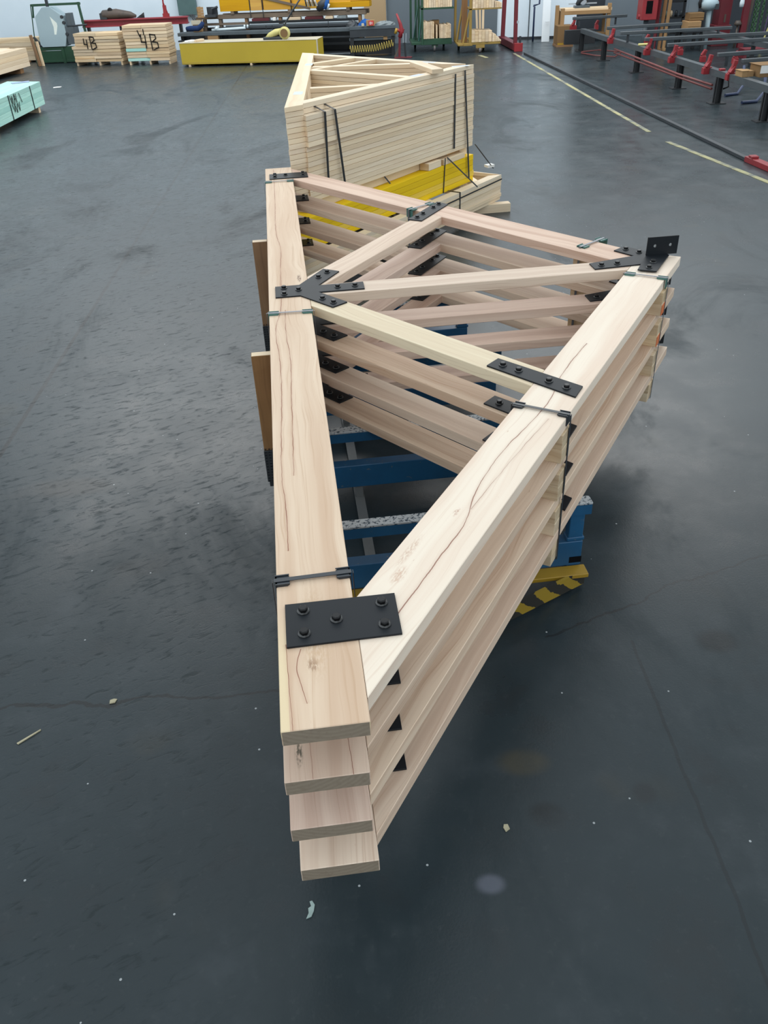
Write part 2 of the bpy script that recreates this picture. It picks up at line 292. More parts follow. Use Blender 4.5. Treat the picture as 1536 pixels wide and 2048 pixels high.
# ------------------------------------------------------------------ mesh builder
class MB:
    def __init__(s): s.v, s.f, s.uv, s.mi, s.sm = [], [], [], [], []
    def face(s, pts, uvs=None, mi=0, smooth=False):
        i = len(s.v); s.v += [tuple(p) for p in pts]; s.f.append(tuple(range(i, i+len(pts))))
        if uvs is None:
            uvs = [(p[0]+p[2]*0.3, p[1]+p[2]) for p in pts]
        s.uv.append(uvs); s.mi.append(mi); s.sm.append(smooth)
    def prism(s, poly, z0, z1, o=(0, 0), d=(1, 0), end=1):
        """polygon in plan extruded z0..z1; grain along d. Vertical faces square to d take slot `end`"""
        a = sum(poly[i][0]*poly[(i+1) % len(poly)][1]-poly[(i+1) % len(poly)][0]*poly[i][1] for i in range(len(poly)))
        if a < 0: poly = poly[::-1]
        L = math.hypot(*d); d = (d[0]/L, d[1]/L); n = (-d[1], d[0])
        q = lambda p: ((p[0]-o[0])*d[0]+(p[1]-o[1])*d[1], (p[0]-o[0])*n[0]+(p[1]-o[1])*n[1])
        s.face([(x, y, z1) for x, y in poly], [q(p) for p in poly])
        s.face([(x, y, z0) for x, y in poly[::-1]], [(q(p)[0], q(p)[1]+5) for p in poly[::-1]])
        for i in range(len(poly)):
            A, B = poly[i], poly[(i+1) % len(poly)]
            e = (B[0]-A[0], B[1]-A[1]); el = math.hypot(*e) or 1
            isend = abs(e[0]*d[0]+e[1]*d[1])/el < 0.86
            P = [(A[0], A[1], z0), (B[0], B[1], z0), (B[0], B[1], z1), (A[0], A[1], z1)]
            if isend and end: s.face(P, [(q(A)[1], z0), (q(B)[1], z0), (q(B)[1], z1), (q(A)[1], z1)], end)
            else: s.face(P, [(q(A)[0], z0+2+i), (q(B)[0], z0+2+i), (q(B)[0], z1+2+i), (q(A)[0], z1+2+i)])
    def box(s, x0, x1, y0, y1, z0, z1, axis=None, end=0):
        """axis 0/1/2: grain direction; end = slot for end faces"""
        c = [(x, y, z) for z in (z0, z1) for y in (y0, y1) for x in (x0, x1)]
        F = (((4, 5, 7, 6), 2), ((0, 2, 3, 1), 2), ((0, 1, 5, 4), 1), ((3, 2, 6, 7), 1), ((1, 3, 7, 5), 0), ((2, 0, 4, 6), 0))
        ax = axis if axis is not None else max(range(3), key=lambda i: (x1-x0, y1-y0, z1-z0)[i])
        for k, (idx, nrm) in enumerate(F):
            P = [c[i] for i in idx]
            if nrm == ax:
                o = [i for i in range(3) if i != ax]
                s.face(P, [(p[o[0]], p[o[1]]) for p in P], end)
            else:
                oth = 3-nrm-ax
                s.face(P, [(p[ax], p[oth]+k*0.7) for p in P])
    def obox(s, c, ax, ay, az, hx, hy, hz):
        c, ax, ay, az = Vector(c), Vector(ax), Vector(ay), Vector(az)
        m = MB(); m.box(-hx, hx, -hy, hy, -hz, hz); s.add(m, lambda p: c+ax*p[0]+ay*p[1]+az*p[2])
    def bar(s, a, b, w, h, upv=(0, 0, 1)):
        """rectangular bar from a to b: w across, h along upv"""
        a, b = Vector(a), Vector(b); d = (b-a); L = d.length; d.normalize()
        u = Vector(upv); sd = d.cross(u)
        if sd.length < 1e-4: sd = d.cross(Vector((0, 1, 0)))
        sd.normalize(); u = sd.cross(d)
        s.obox((a+b)/2, d, sd, u, L/2, w/2, h/2)
    def add(s, m, fn):
        for f, uv, mi, sm in zip(m.f, m.uv, m.mi, m.sm): s.face([tuple(fn(m.v[i])) for i in f], uv, mi, sm)
    def tube(s, pts, r, n=8, caps=True, mi=0):
        pts = [Vector(p) for p in pts]; rings = []
        u = None
        for i, p in enumerate(pts):
            d = (pts[min(i+1, len(pts)-1)]-pts[max(i-1, 0)]).normalized()
            if u is None:
                u = d.cross(Vector((0, 0, 1)))
                if u.length < 1e-3: u = d.cross(Vector((0, 1, 0)))
            u = (u-d*u.dot(d)).normalized(); w = d.cross(u)
            rr = r[i] if isinstance(r, (list, tuple)) else r
            rings.append([p+(u*math.cos(2*PI*k/n)+w*math.sin(2*PI*k/n))*rr for k in range(n)])
        for A, B in zip(rings, rings[1:]):
            for k in range(n): s.face([A[k], A[(k+1) % n], B[(k+1) % n], B[k]], None, mi, n > 6)
        if caps: s.face(rings[0][::-1], None, mi); s.face(rings[-1], None, mi)
    def cyl(s, a, b, r, n=14, mi=0): s.tube([a, b], r, n, True, mi)
    def lathe(s, prof, c, n=14, mi=0, axis=2):
        cx, cy, cz = c; R = []
        for r, z in prof:
            ring = []
            for k in range(n):
                a = 2*PI*k/n; p = [r*math.cos(a), r*math.sin(a), z]
                if axis == 1: p = [p[0], p[2], p[1]]
                if axis == 0: p = [p[2], p[0], p[1]]
                ring.append((cx+p[0], cy+p[1], cz+p[2]))
            R.append(ring)
        for A, B in zip(R, R[1:]):
            for k in range(n): s.face([A[k], A[(k+1) % n], B[(k+1) % n], B[k]], None, mi, True)
        s.face(R[0][::-1], None, mi); s.face(R[-1], None, mi)
    def build(s, name, mats, parent=None, bevel=0.0, matrix=None):
        me = bpy.data.meshes.new(name); bm = bmesh.new(); ul = bm.loops.layers.uv.new('UVMap')
        vs = [bm.verts.new(p) for p in s.v]
        for f, uv, mi, sm in zip(s.f, s.uv, s.mi, s.sm):
            try: bf = bm.faces.new([vs[i] for i in f])
            except ValueError: continue
            bf.material_index = mi; bf.smooth = sm
            for lp, q in zip(bf.loops, uv): lp[ul].uv = q
        bmesh.ops.remove_doubles(bm, verts=bm.verts, dist=1e-5)
        bmesh.ops.recalc_face_normals(bm, faces=bm.faces)
        if bevel:
            bmesh.ops.bevel(bm, geom=[e for e in bm.edges if len(e.link_faces) == 2 and e.calc_face_angle(0) > 0.5], offset=bevel, segments=1, affect='EDGES', profile=0.5, clamp_overlap=True)
        bm.to_mesh(me); bm.free()
        for m in (mats if isinstance(mats, (list, tuple)) else [mats]): me.materials.append(M[m] if isinstance(m, str) else m)
        o = bpy.data.objects.new(name, me); C.objects.link(o)
        if parent: o.parent = parent
        if matrix: o.matrix_local = matrix
        return o

def tag(o, label=None, cat=None, group=None, kind=None):
    if label: o['label'] = label
    if cat: o['category'] = cat
    if group: o['group'] = group
    if kind: o['kind'] = kind
    return o
def thing(name, label, cat, loc=(0, 0, 0), rz=0.0, group=None):
    o = bpy.data.objects.new(name, None); C.objects.link(o); o.location = loc; o.rotation_euler = (0, 0, rz); o.empty_display_size = 0.1
    return tag(o, label, cat, group)
KIDS = {}
def dup(o, parent=None):
    c = o.copy(); C.objects.link(c)
    if parent: c.parent = parent
    for ch in list(o.children): dup(ch, c)
    return c
def clone(o, parent, loc=None, rz=None):
    c = o.copy(); C.objects.link(c); c.parent = parent
    if loc is not None: c.location = loc
    if rz is not None: c.rotation_euler = (0, 0, rz)
    return c
def ribbon(mb, pts, w, nrm, t=0.002):
    """hand-drawn stroke: flat ribbon following pts in a face with normal nrm"""
    n = Vector(nrm).normalized(); pts = [Vector(p) for p in pts]
    for a, b in zip(pts, pts[1:]):
        d = (b-a); L = d.length
        if L < 1e-6: continue
        d.normalize(); sd = n.cross(d)
        mb.obox((a+b)/2+n*t/2, d, sd, n, L/2+w*0.4, w/2, t/2)

# ------------------------------------------------------------------ the setting
fb = MB(); fb.face([(-16, -6, 0), (16, -6, 0), (16, 30, 0), (-16, 30, 0)])
tag(fb.build('floor', 'floor'), kind='structure')
wyy = lambda x: 23.9-0.15*(x-4)
def wall_strip(name, x0, x1, z0, z1, mat, off=0.0, th=0.12):
    m = MB(); m.prism([(x0, wyy(x0)-off), (x1, wyy(x1)-off), (x1, wyy(x1)-off+th), (x0, wyy(x0)-off+th)], z0, z1, end=0)
    return tag(m.build(name, mat), kind='structure')
wall_strip('wall_back', -14, 5.35, 0, 4.2, 'wall')
wall_strip('wall_back_right', 5.35, 15, 0, 4.2, 'dark_wall')  # closes off the dim bay, coloured dark for the shade there
wall_strip('door_1', 0.68, 3.42, 0, 3.4, 'door_grey', 0.04, 0.05)
wall_strip('door_2', 6.0, 7.0, 0, 2.6, 'door_grey', 0.05, 0.05)
wall_strip('trim_1', 3.42, 5.3, 0.0, 0.05, 'steel_dark', 0.03, 0.03)
wall_strip('trim_2', 4.19, 4.215, 0.05, 3.0, 'steel_mid', 0.012, 0.02)

def floor_line(name, pts, w, mat, z=0.004):
    m = MB()
    for (a, b) in zip(pts, pts[1:]):
        d = Vector((b[0]-a[0], b[1]-a[1])).normalized(); n = Vector((-d.y, d.x))*w/2
        m.prism([(a[0]+n.x, a[1]+n.y), (b[0]+n.x, b[1]+n.y), (b[0]-n.x, b[1]-n.y), (a[0]-n.x, a[1]-n.y)], 0.0, z, end=0)
    return tag(m.build(name, mat), kind='structure')
floor_line('floor_marking', [(3.40, 21.0), (3.74, 11.75)], 0.06, 'line')
floor_line('floor_marking', [(3.78, 11.1), (4.16, 8.9), (4.9, 5.0)], 0.065, 'line')
floor_line('floor_marking', [(2.62, 20.95), (2.72, 20.45)], 0.08, 'line')

# ------------------------------------------------------------------ hardwood trusses: u across, v along the chord
TX, TY, TYAW, TZ, TP, TT = -0.2365, 1.1559, 0.0964, 2.25-1.3447, 0.1545, 0.045
CW, CL, VC = 0.188, 5.24, 2.625
RS = 1.43                                        # rafter slope dv/du
RD = (1/math.hypot(1, RS), RS/math.hypot(1, RS)) # near rafter direction
rin = lambda u: 0.39+RS*(u-.19)                  # near rafter's inner edge
fin = lambda u: 2*VC-rin(u)
def line_x(p, d, q, e):
    den = d[0]*e[1]-d[1]*e[0]; t = ((q[0]-p[0])*e[1]-(q[1]-p[1])*e[0])/den
    return (p[0]+d[0]*t, p[1]+d[1]*t)
def mirror(pts): return [(u, 2*VC-v) for u, v in pts]
near_poly = [(.189, .066), (2.020, 2.676), (1.866, 2.784), (.189, .390)]
far_poly = [(.189, 2*VC-.066), (1.863, 2.781), (1.748, 2.617), (.189, 2*VC-.390)]
bd = (.605, -.796)
n_lo0 = (.196, 2.42); n_up0 = (.357, 2.435)
A_ = line_x(n_up0, bd, (0, VC), (1, 0)); B_ = line_x(n_up0, bd, (.19, .39), (1, RS)); C_ = line_x(n_lo0, bd, (.19, .39), (1, RS)); D_ = line_x(n_lo0, bd, (.189, 0), (0, 1))
brace_near = [(.189, VC), A_, B_, C_, D_]
brace_far = mirror(brace_near)
E_ = line_x(n_up0, bd, (0, VC-.07), (1, 0))
post_poly = [A_, E_, ((VC-.07-.39)/RS+.19, VC-.07), (1.748, VC-.008), ((VC-.07-.39)/RS+.19, VC+.07), (E_[0], 2*VC-E_[1])]
PLATES = {
 'heel': ([(.020, .244), (.291, .247), (.292, .394), (.020, .395)], [(.064, .363), (.256, .362), (.142, .321), (.254, .284), (.063, .283)]),
 'far_heel': ([(.028, 4.886), (.295, 4.884), (.292, 5.036), (.028, 5.030)], [(.066, 4.996), (.066, 4.936), (.14, 4.967), (.262, 4.997), (.261, 4.937)]),
 'fan': ([(.032, VC-.072), (.146, VC-.072), (.283, 2.374), (.352, 2.424), (.232, VC-.045), (.447, VC-.047), (.449, VC+.047), (.236, VC+.046), (.349, 2.850), (.273, 2.905), (.146, VC+.072), (.032, VC+.072)],
         [(.073, VC+.040), (.073, VC-.038), (.141, VC+.004), (.243, 2.782), (.289, 2.845), (.324, VC), (.406, VC), (.244, 2.488), (.290, 2.427)]),
 'far_brace': ([(.812, 3.660), (.883, 3.610), (1.095, 3.915), (1.040, 3.990)], [(.868, 3.676), (.914, 3.745), (.995, 3.858), (1.039, 3.925)]),
 'near_brace': ([(.811, 1.640), (.868, 1.694), (1.105, 1.400), (1.054, 1.325)], [(.870, 1.627), (.916, 1.570), (.999, 1.462), (1.045, 1.400)]),
 'apex': ([(1.554, VC-.040), (1.85, VC-.020), (1.90, 2.76), (1.808, 2.882), (1.736, 2.832), (1.80, 2.728), (1.554, VC+.044)], [(1.600, VC+.002), (1.680, VC+.006), (1.797, 2.830), (1.842, 2.768)]),
}
bolt_master = None
def bolt(parent, u, v, z):
    """hex bolt head on a washer; later ones copy the first one's meshes"""
    global bolt_master
    if bolt_master is None:
        m = MB(); m.lathe([(.0155, 0), (.0155, .003), (.009, .0032)], (0, 0, 0), 20, 1)
        m.lathe([(.0115, .003), (.0115, .011), (.009, .013)], (0, 0, 0), 6, 0)
        o = m.build('bolt', ['bolt', 'washer'], parent); bolt_master = o
        o.location = (u, v, z); return o
    return clone(bolt_master, parent, (u, v, z), random.uniform(0, 1))
def truss(label, chord_m, near_m, far_m, br_m, post_m):
    t = thing('hardwood_roof_truss', label, 'truss', (0, 0, 0), TYAW, 'hardwood trusses in the strapped stack')
    bv = 0.0018
    m = MB(); m.prism([(0, 0), (CW, 0), (CW, CL), (0, CL)], -TT, 0, (0, 0), (0, 1)); 
    for k in range(len(m.uv)): m.uv[k] = [(a, -b) if b < 1.5 else (a, b) for a, b in m.uv[k]]
    m.build('bottom_chord', [chord_m, 'end'], t, bv)
    m = MB(); m.prism(near_poly, -TT, 0, (.19, .066), RD); m.build('rafter', [near_m, 'end'], t, bv)
    m = MB(); m.prism(far_poly, -TT, 0, (.19, 2*VC-.066), (RD[0], -RD[1])); m.build('rafter', [far_m, 'end'], t, bv)
    m = MB(); m.prism(brace_near, -TT, 0, D_, bd); m.build('brace', [br_m, 'end'], t, bv)
    m = MB(); m.prism(brace_far, -TT, 0, (D_[0], 2*VC-D_[1]), (bd[0], -bd[1])); m.build('brace', [post_m, 'end'], t, bv)
    m = MB(); m.prism(post_poly, -TT, 0, A_, (1, 0)); m.build('king_post', [post_m, 'end'], t, bv)
    for k, (poly, bl) in PLATES.items():
        m = MB(); m.prism(poly, 0.0003, .0063, end=0); p = m.build('gusset_plate', 'steel_black', t, .0006)
        for (u, v) in bl: bolt(p, u, v, .0063)
    br = MB(); br.prism([(1.736, 2.515), (1.812, 2.473), (1.962, 2.684), (1.955, 2.706), (1.850, 2.700)], .0064, .0118, end=0)
    p = br.build('angle_bracket', 'steel_black', t, .0006)
    # upright leaf with two round holes
    me = bmesh.new(); x0, x1, z0, z1 = 1.850, 2.006, .010, .098
    vv = []
    def ring(cx, cz, r, n=12): return [(cx+r*math.cos(2*PI*k/n), cz+r*math.sin(2*PI*k/n)) for k in range(n)]
    up_ = MB(); H = [(x0+.040, z0+.045), (x1-.038, z0+.046)]; xm = (x0+x1)/2
    for (xa, xb, (hx, hz)) in ((x0, xm, H[0]), (xm, x1, H[1])):
        R = ring(hx, hz, .0075, 16)
        def edge(a):
            dx, dz = math.cos(a), math.sin(a); t = 9
            if dx > 1e-6: t = min(t, (xb-hx)/dx)
            if dx < -1e-6: t = min(t, (xa-hx)/dx)
            if dz > 1e-6: t = min(t, (z1-hz)/dz)
            if dz < -1e-6: t = min(t, (z0-hz)/dz)
            return (hx+dx*t, hz+dz*t)
        angs = sorted([2*PI*k/16 for k in range(16)]+[math.atan2(cz-hz, cx-hx) % (2*PI) for cx in (xa, xb) for cz in (z0, z1)])
        for a0, a1 in zip(angs, angs[1:]+[angs[0]+2*PI]):
            e0, e1 = edge(a0), edge(a1); c0 = (hx+.0075*math.cos(a0), hz+.0075*math.sin(a0)); c1 = (hx+.0075*math.cos(a1), hz+.0075*math.sin(a1))
            for y in (2.700, 2.706): up_.face([(c0[0], y, c0[1]), (e0[0], y, e0[1]), (e1[0], y, e1[1]), (c1[0], y, c1[1])])
            up_.face([(c0[0], 2.700, c0[1]), (c0[0], 2.706, c0[1]), (c1[0], 2.706, c1[1]), (c1[0], 2.700, c1[1])])
    for (a, b) in (((x0, z0), (x1, z0)), ((x1, z0), (x1, z1)), ((x1, z1), (x0, z1)), ((x0, z1), (x0, z0))):
        up_.face([(a[0], 2.700, a[1]), (b[0], 2.700, b[1]), (b[0], 2.706, b[1]), (a[0], 2.706, a[1])])
    up_.build('upright_leaf', 'steel_black', p)
    for (u, v) in ((1.845, 2.597), (1.797, 2.527)): bolt(p, u, v, .0118)
    return t
t1 = truss('topmost hardwood truss of the strapped stack, pale, with dark gum veins along its chord', 'chord_top', 'rafter_top', 'hardwood_pink', 'brace_yellow', 'hardwood')
t1.location = (TX, TY, TZ)
t2 = truss('second hardwood truss from the top, its chord end stained dark with a long check', 'hardwood_dirty', 'hardwood', 'hardwood', 'hardwood', 'hardwood_pink')
OFF = {1: (-.009, -.007), 2: (-.012, -.018), 3: (-.004, -.022)}
LB = {2: 'third hardwood truss from the top, plain clean chord end below the stained one', 3: 'lowest hardwood truss of the stack, resting on the blue steel stillage'}
t3 = dup(t2); t4 = dup(t2)
for k, t in ((1, t2), (2, t3), (3, t4)):
    o = OFF[k]; c, s = math.cos(TYAW), math.sin(TYAW)
    t.location = (TX+o[0]*c-o[1]*s, TY+o[0]*s+o[1]*c, TZ-k*TP)
    if k > 1:
        t['label'] = LB[k]
        for ch in t.children:
            if ch.name.startswith('bottom_chord'): ch.data = ch.data.copy(); ch.data.materials[0] = M['hardwood_pink' if k == 2 else 'hardwood']
def T(u, v, z=0.0):
    c, s = math.cos(TYAW), math.sin(TYAW); return Vector((TX+u*c-v*s, TY+u*s+v*c, TZ+z))
T0 = Matrix.Translation((TX, TY, TZ)) @ Matrix.Rotation(TYAW, 4, 'Z')

# spacer blocks between the trusses, two high, square to the member they carry
ZB = -3*TP-TT
def block(uc, vc, d, L, w, z0, z1, label, mat='pine', shift=0.0, group=None, paint_end=False):
    L2 = math.hypot(*d); d = (d[0]/L2, d[1]/L2); n = (-d[1], d[0]); uc += d[0]*shift; vc += d[1]*shift
    t = thing('spacer_block', label, 'spacer', T(uc, vc, z0), TYAW+math.atan2(d[1], d[0]), group or 'spacer blocks between the trusses')
    m = MB(); m.box(-L/2, L/2, -w/2, w/2, 0, z1-z0, 0, 1); m.build('block', [mat, 'pine_old'], t, .0015)
    if paint_end:
        m = MB(); m.box(L/2, L/2+.002, -w/2, w/2*0.4, 0, (z1-z0)*.9); m.build('painted_mark', 'orange', t)
    return t
PN = (.819, -.574); PF = (.819, .574)
ORD = ('first', 'second', 'third')
for (nm, uc, vc, d, sh, two, pe) in (('black rafter strap', .905, 1.245, PN, .012, True, False), ('green strap by the apex', 1.742, 2.425, PN, .010, True, True), ('green far rafter strap', 1.676, 2.983, PF, 0.0, True, True)):
    for g in range(3):
        zt = -g*TP-TT; zb = -(g+1)*TP; zm = (zt+zb)/2
        block(uc, vc, d, .188, .085, zm, zt, f'upper spacer block in {ORD[g]} gap from top under {nm}', 'dunnage', sh*.35)
        block(uc, vc, d, .188, .085, zb, zm, f'lower spacer block in {ORD[g]} gap from top under {nm}', 'dunnage', sh*.35+.001, paint_end=pe and g < 2)
for nm, uc, vc in (('black rafter strap', .905, 1.245), ('green strap by the apex', 1.742, 2.425)):
    block(uc, vc, PN, .188, .085, ZB-.047, ZB, f'upper bearer block beneath the lowest truss at {nm}', 'dunnage', .004)
    block(uc, vc, PN, .188, .085, ZB-.094, ZB-.047, f'lower bearer block beneath the lowest truss at {nm}', 'dunnage', .003)
for (nm, uc, vc, d) in (('near chord strap', .094, .494, (1, 0)), ('middle chord strap', .094, 2.355, (1, 0)), ('far chord strap', .094, 4.81, (1, 0)), ('strap above the far brace', .93, 3.915, PF)):
    for g in range(3):
        block(uc, vc, d, .165, .08, -(g+1)*TP, -g*TP-TT, f'single spacer block in {ORD[g]} gap from top at {nm}', 'pine_old')

def strap(label, uc, vc, d, w, band_m, guard_m, zb, guard=(.034, .034), bw=.012, lean=0.0):
    L2 = math.hypot(*d); d = (d[0]/L2, d[1]/L2)
    t = thing('packing_strap', label, 'strap', T(uc, vc, zb), TYAW+math.atan2(d[1], d[0]), 'straps round the hardwood truss stack')
    h = -zb; a = w/2+.006; th = .0016
    m = MB(); m.box(-a, a, -bw/2, bw/2, h+.0062, h+.0062+th); m.box(-a, a, -bw/2, bw/2, -.003-th, -.003)
    for s in (-1, 1):
        m.bar((s*(a+.004), 0, -.003), (s*(a+.004), lean, h+.006), bw, th, (1, 0, 0))
    m.build('band', band_m, t)
    gl, gw = guard
    for s in (-1, 1):
        g = MB(); x1 = s*(w/2+.0025); x0 = s*(w/2-gl)
        # waisted wings: a plate with rounded tail on the top face and one down the side
        pl = [(x1, -gw/2), (x0+s*.006, -gw/2), (x0, -gw/2+.006), (x0, gw/2-.006), (x0+s*.006, gw/2), (x1, gw/2)]
        g.prism(pl, h+.0003, h+.0055, end=0)
        g.box(min(x1, x1-s*.004), max(x1, x1-s*.004)+.0005, -gw/2, gw/2, h-gl*.9, h+.0055)
        g.box(min(x0, x1), max(x0, x1), -gw/2, -gw/2+.004, h+.0055, h+.0085); g.box(min(x0, x1), max(x0, x1), gw/2-.004, gw/2, h+.0055, h+.0085)
        g.build('corner_guard', guard_m, t, .0008)
    return t
strap('black strap with black corner guards across near end of the bottom chords', .094, .494, (1, .03), .188, 'guard_black', 'guard_black', ZB, (.034, .040), .014)
strap('grey strap with green corner guards across middle of the bottom chords', .094, 2.355, (1, -.05), .190, 'strap_grey', 'guard_green', ZB, (.044, .034), .011)
strap('thin grey strap with green corner guards across far end of the bottom chords', .094, 4.81, (1, 0), .190, 'strap_grey', 'guard_green', ZB, (.044, .036), .012)
strap('black strap with black corner guards across the near rafters, hanging bearer blocks below', .913, 1.262, PN, .190, 'guard_black', 'guard_black', ZB-.094, (.034, .036), .013, .0)
strap('grey strap with green corner guards round the near rafters beside the apex bracket', 1.750, 2.442, PN, .190, 'strap_grey', 'guard_green', ZB-.094, (.044, .034), .011)
strap('grey strap with dark green guard over the far rafters above the far brace plate', .93, 3.915, PF, .192, 'strap_grey', 'guard_green', ZB, (.044, .05), .013)
strap('grey strap with green guards over the far rafters close to the apex', 1.676, 2.983, PF, .192, 'strap_grey', 'guard_green', ZB, (.044, .05), .013)

# ------------------------------------------------------------------ blue stillage under the stack (built in truss coordinates, z from the floor)
RZ = TZ+ZB                                       # top of rails = underside of lowest truss
st = thing('steel_stillage', 'scuffed blue steel stillage with yellow chevron bumper under the hardwood trusses', 'stillage', (TX, TY, 0), TYAW)
RV = (1.43, 2.18, 2.925, 3.70)
for i, v in enumerate(RV):
    m = MB(); m.box(.012, 1.20, v-.026, v+.026, RZ-.010, RZ); r = m.build('top_rail', 'blue_cap', st, .002)
    m = MB(); m.box(.014, 1.198, v-.026, v-.021, RZ-.055, RZ-.010); m.box(.014, 1.198, v+.021, v+.026, RZ-.055, RZ-.010); m.build('rail_web', 'blue', r)
    m = MB(); m.box(.012, 1.175, v-.03, v+.03, .095, .215); b = m.build('cross_beam', 'blue', st, .003)
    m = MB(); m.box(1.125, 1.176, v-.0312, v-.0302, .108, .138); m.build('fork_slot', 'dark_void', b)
    for u in (.075, 1.145):
        m = MB(); m.box(u-.03, u+.03, v-.022, v+.022, .215, RZ-.010); m.box(u-.036, u+.036, v-.026, v+.026, .215, .232); m.build('stub_post', 'blue', st, .003)
        m = MB(); m.box(u-.05, u+.05, v-.04, v+.04, 0, .012); m.box(u-.028, u+.028, v-.026, v+.026, .012, .095); m.build('foot', 'blue', st, .002)
m = MB()
m.box(.31, .355, 1.35, 2.225, .02, .032); m.box(.31, .355, 2.275, 3.74, .02, .032); m.box(.31, .318, 2.225, 2.275, .02, .032); m.box(.347, .355, 2.225, 2.275, .02, .032)
for v in RV: m.box(.315, .35, v-.02, v+.02, .032, .095)
m.build('tie_bar', 'flat_bar', st)
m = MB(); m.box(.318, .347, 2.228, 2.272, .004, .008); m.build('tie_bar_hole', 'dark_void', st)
# bumper: ledge bar along the first beam and two bars meeting in a point ahead of it
m = MB(); m.box(.07, 1.19, 1.335, 1.40, .075, .094); bp = m.build('bumper_ledge', 'yellow_steel', st, .002)
m = MB(); m.bar((1.185, 1.372, .055), (.62, 1.10, .055), .012, .075); m.build('chevron_bar', 'chevron', bp)
m = MB(); m.bar((.09, 1.372, .055), (.62, 1.10, .055), .012, .075); m.build('chevron_bar', 'chevron', bp)
for v, n in ((2.20, 'nearer'), (3.72, 'farther')):
    m = MB(); m.box(-.095, -.005, v-.03, v+.03, .16, RZ-.07); m.box(-.088, -.012, v-.024, v+.024, .13, .16)
    m.box(-.01, .02, v-.02, v+.02, .17, .20); sk = m.build('stake_socket', 'mesh_dark', st, .002)
    g = MB()
    for j in range(12):
        for kk in range(5):
            g.box(-.090+kk*.017, -.082+kk*.017, v-.0325, v-.0295, .165+j*.0155, .169+j*.0155)
    g.build('tread_pattern', 'steel_black', sk)
for v, ztop, lb in ((2.20, .795, 'nearer brown timber stake with pale sawn top standing left of the chord'), (3.72, .835, 'farther brown timber stake standing left of the chord')):
    t = thing('timber_stake', lb, 'stake', T(-.05, v, 0)*1.0, TYAW, 'timber stakes in the stillage sockets')
    t.location.z = RZ-.07
    m = MB(); m.box(-.043, .043, -.022, .022, 0, ztop-RZ+.07, 2, 1); m.build('stake', ['brown', 'pine'], t, .002)

# ------------------------------------------------------------------ pine truss pack beyond
AX = Vector((-.618, 9.826)); BX = Vector((-.56, 6.395)); CX = Vector((.985, 8.247))
def pine_parts():
    """members of a small pine truss in pack coordinates (world x, y); z 0..h"""
    e = (BX-AX).normalized(); P = []
    w = .125
    def inset(p, q, w):
        d = (q-p).normalized(); n = Vector((-d.y, d.x)); return n*w
    # chord along the left
    nA = Vector((1, .017)).normalized()*w
    P.append(('bottom_chord', [BX, BX+nA+Vector((0, .10)), AX+nA-Vector((0, .10)), AX], AX-BX))
    dn = (CX-BX).normalized(); nn = Vector((-dn.y, dn.x))*.095
    df = (CX-AX).normalized(); nf = Vector((df.y, -df.x))*.095
    P.append(('rafter', [BX+Vector((.07, -.01))*0+dn*.12, CX, CX+nn-dn*.13, BX+nn+dn*.20], dn))
    P.append(('rafter', [AX+df*.10, CX-df*.09-Vector((0, -.0)), CX+nf-df*.28, AX+nf+df*.22], df))
    def web(a, b, w=.07):
        a, b = Vector(a), Vector(b); d = (b-a).normalized(); n = Vector((-d.y, d.x))*w/2
        P.append(('web', [a-n, b-n, b+n, a+n], d))
    web((-.48, 8.88), (-.09, 9.19), .08); web((-.46, 8.62), (.60, 8.50), .08); web((-.45, 8.40), (.38, 7.66), .08); web((-.42, 7.30), (.12, 7.32), .08); web((-.46, 8.42), (.14, 9.0), .06)
    return P
PP = pine_parts()
ORDS = ['topmost', 'second', 'third', 'fourth', 'fifth', 'sixth', 'seventh', 'eighth', 'ninth', 'tenth', 'eleventh', 'twelfth', 'thirteenth', 'fourteenth', 'fifteenth', 'sixteenth', 'seventeenth', 'eighteenth', 'nineteenth']
def pine_truss(h, outer, mat):
    dn = (CX-BX).normalized(); nn = Vector((-dn.y, dn.x))
    t = thing('pine_roof_truss', 'x', 'truss', (0, 0, 0), 0, 'pine trusses in the tall strapped pack')
    for q, (nm, poly, d) in enumerate(PP):
        if outer and q == 1: poly = [BX+dn*.14-nn*outer, CX-nn*.004, CX+nn*.095-dn*.13, BX+nn*.095+dn*.20]
        m = MB(); m.prism([(p.x, p.y) for p in poly], 0, h, (0, 0), d, 1); m.build(nm, [mat, 'pine'], t, .0012)
    return t
ph = .0353
proto = {'a': pine_truss(ph-.0022, 0, 'pine'), 'b': pine_truss(ph-.0022, .065, 'pine'), 'c': pine_truss(ph-.0022, .045, 'pine')}
used = set()
nlay = 19
zs0 = .6285
for i in range(nlay):
    key = 'a' if i < 2 else ('b' if i < 8 else 'c')
    t = proto[key] if key not in used else dup(proto[key]); used.add(key)
    t.location = (random.uniform(-.003, .003), random.uniform(-.003, .003), zs0+ph*(nlay-1-i))
    t['label'] = f'{ORDS[i]} pine truss from the top of the tall strapped pack'
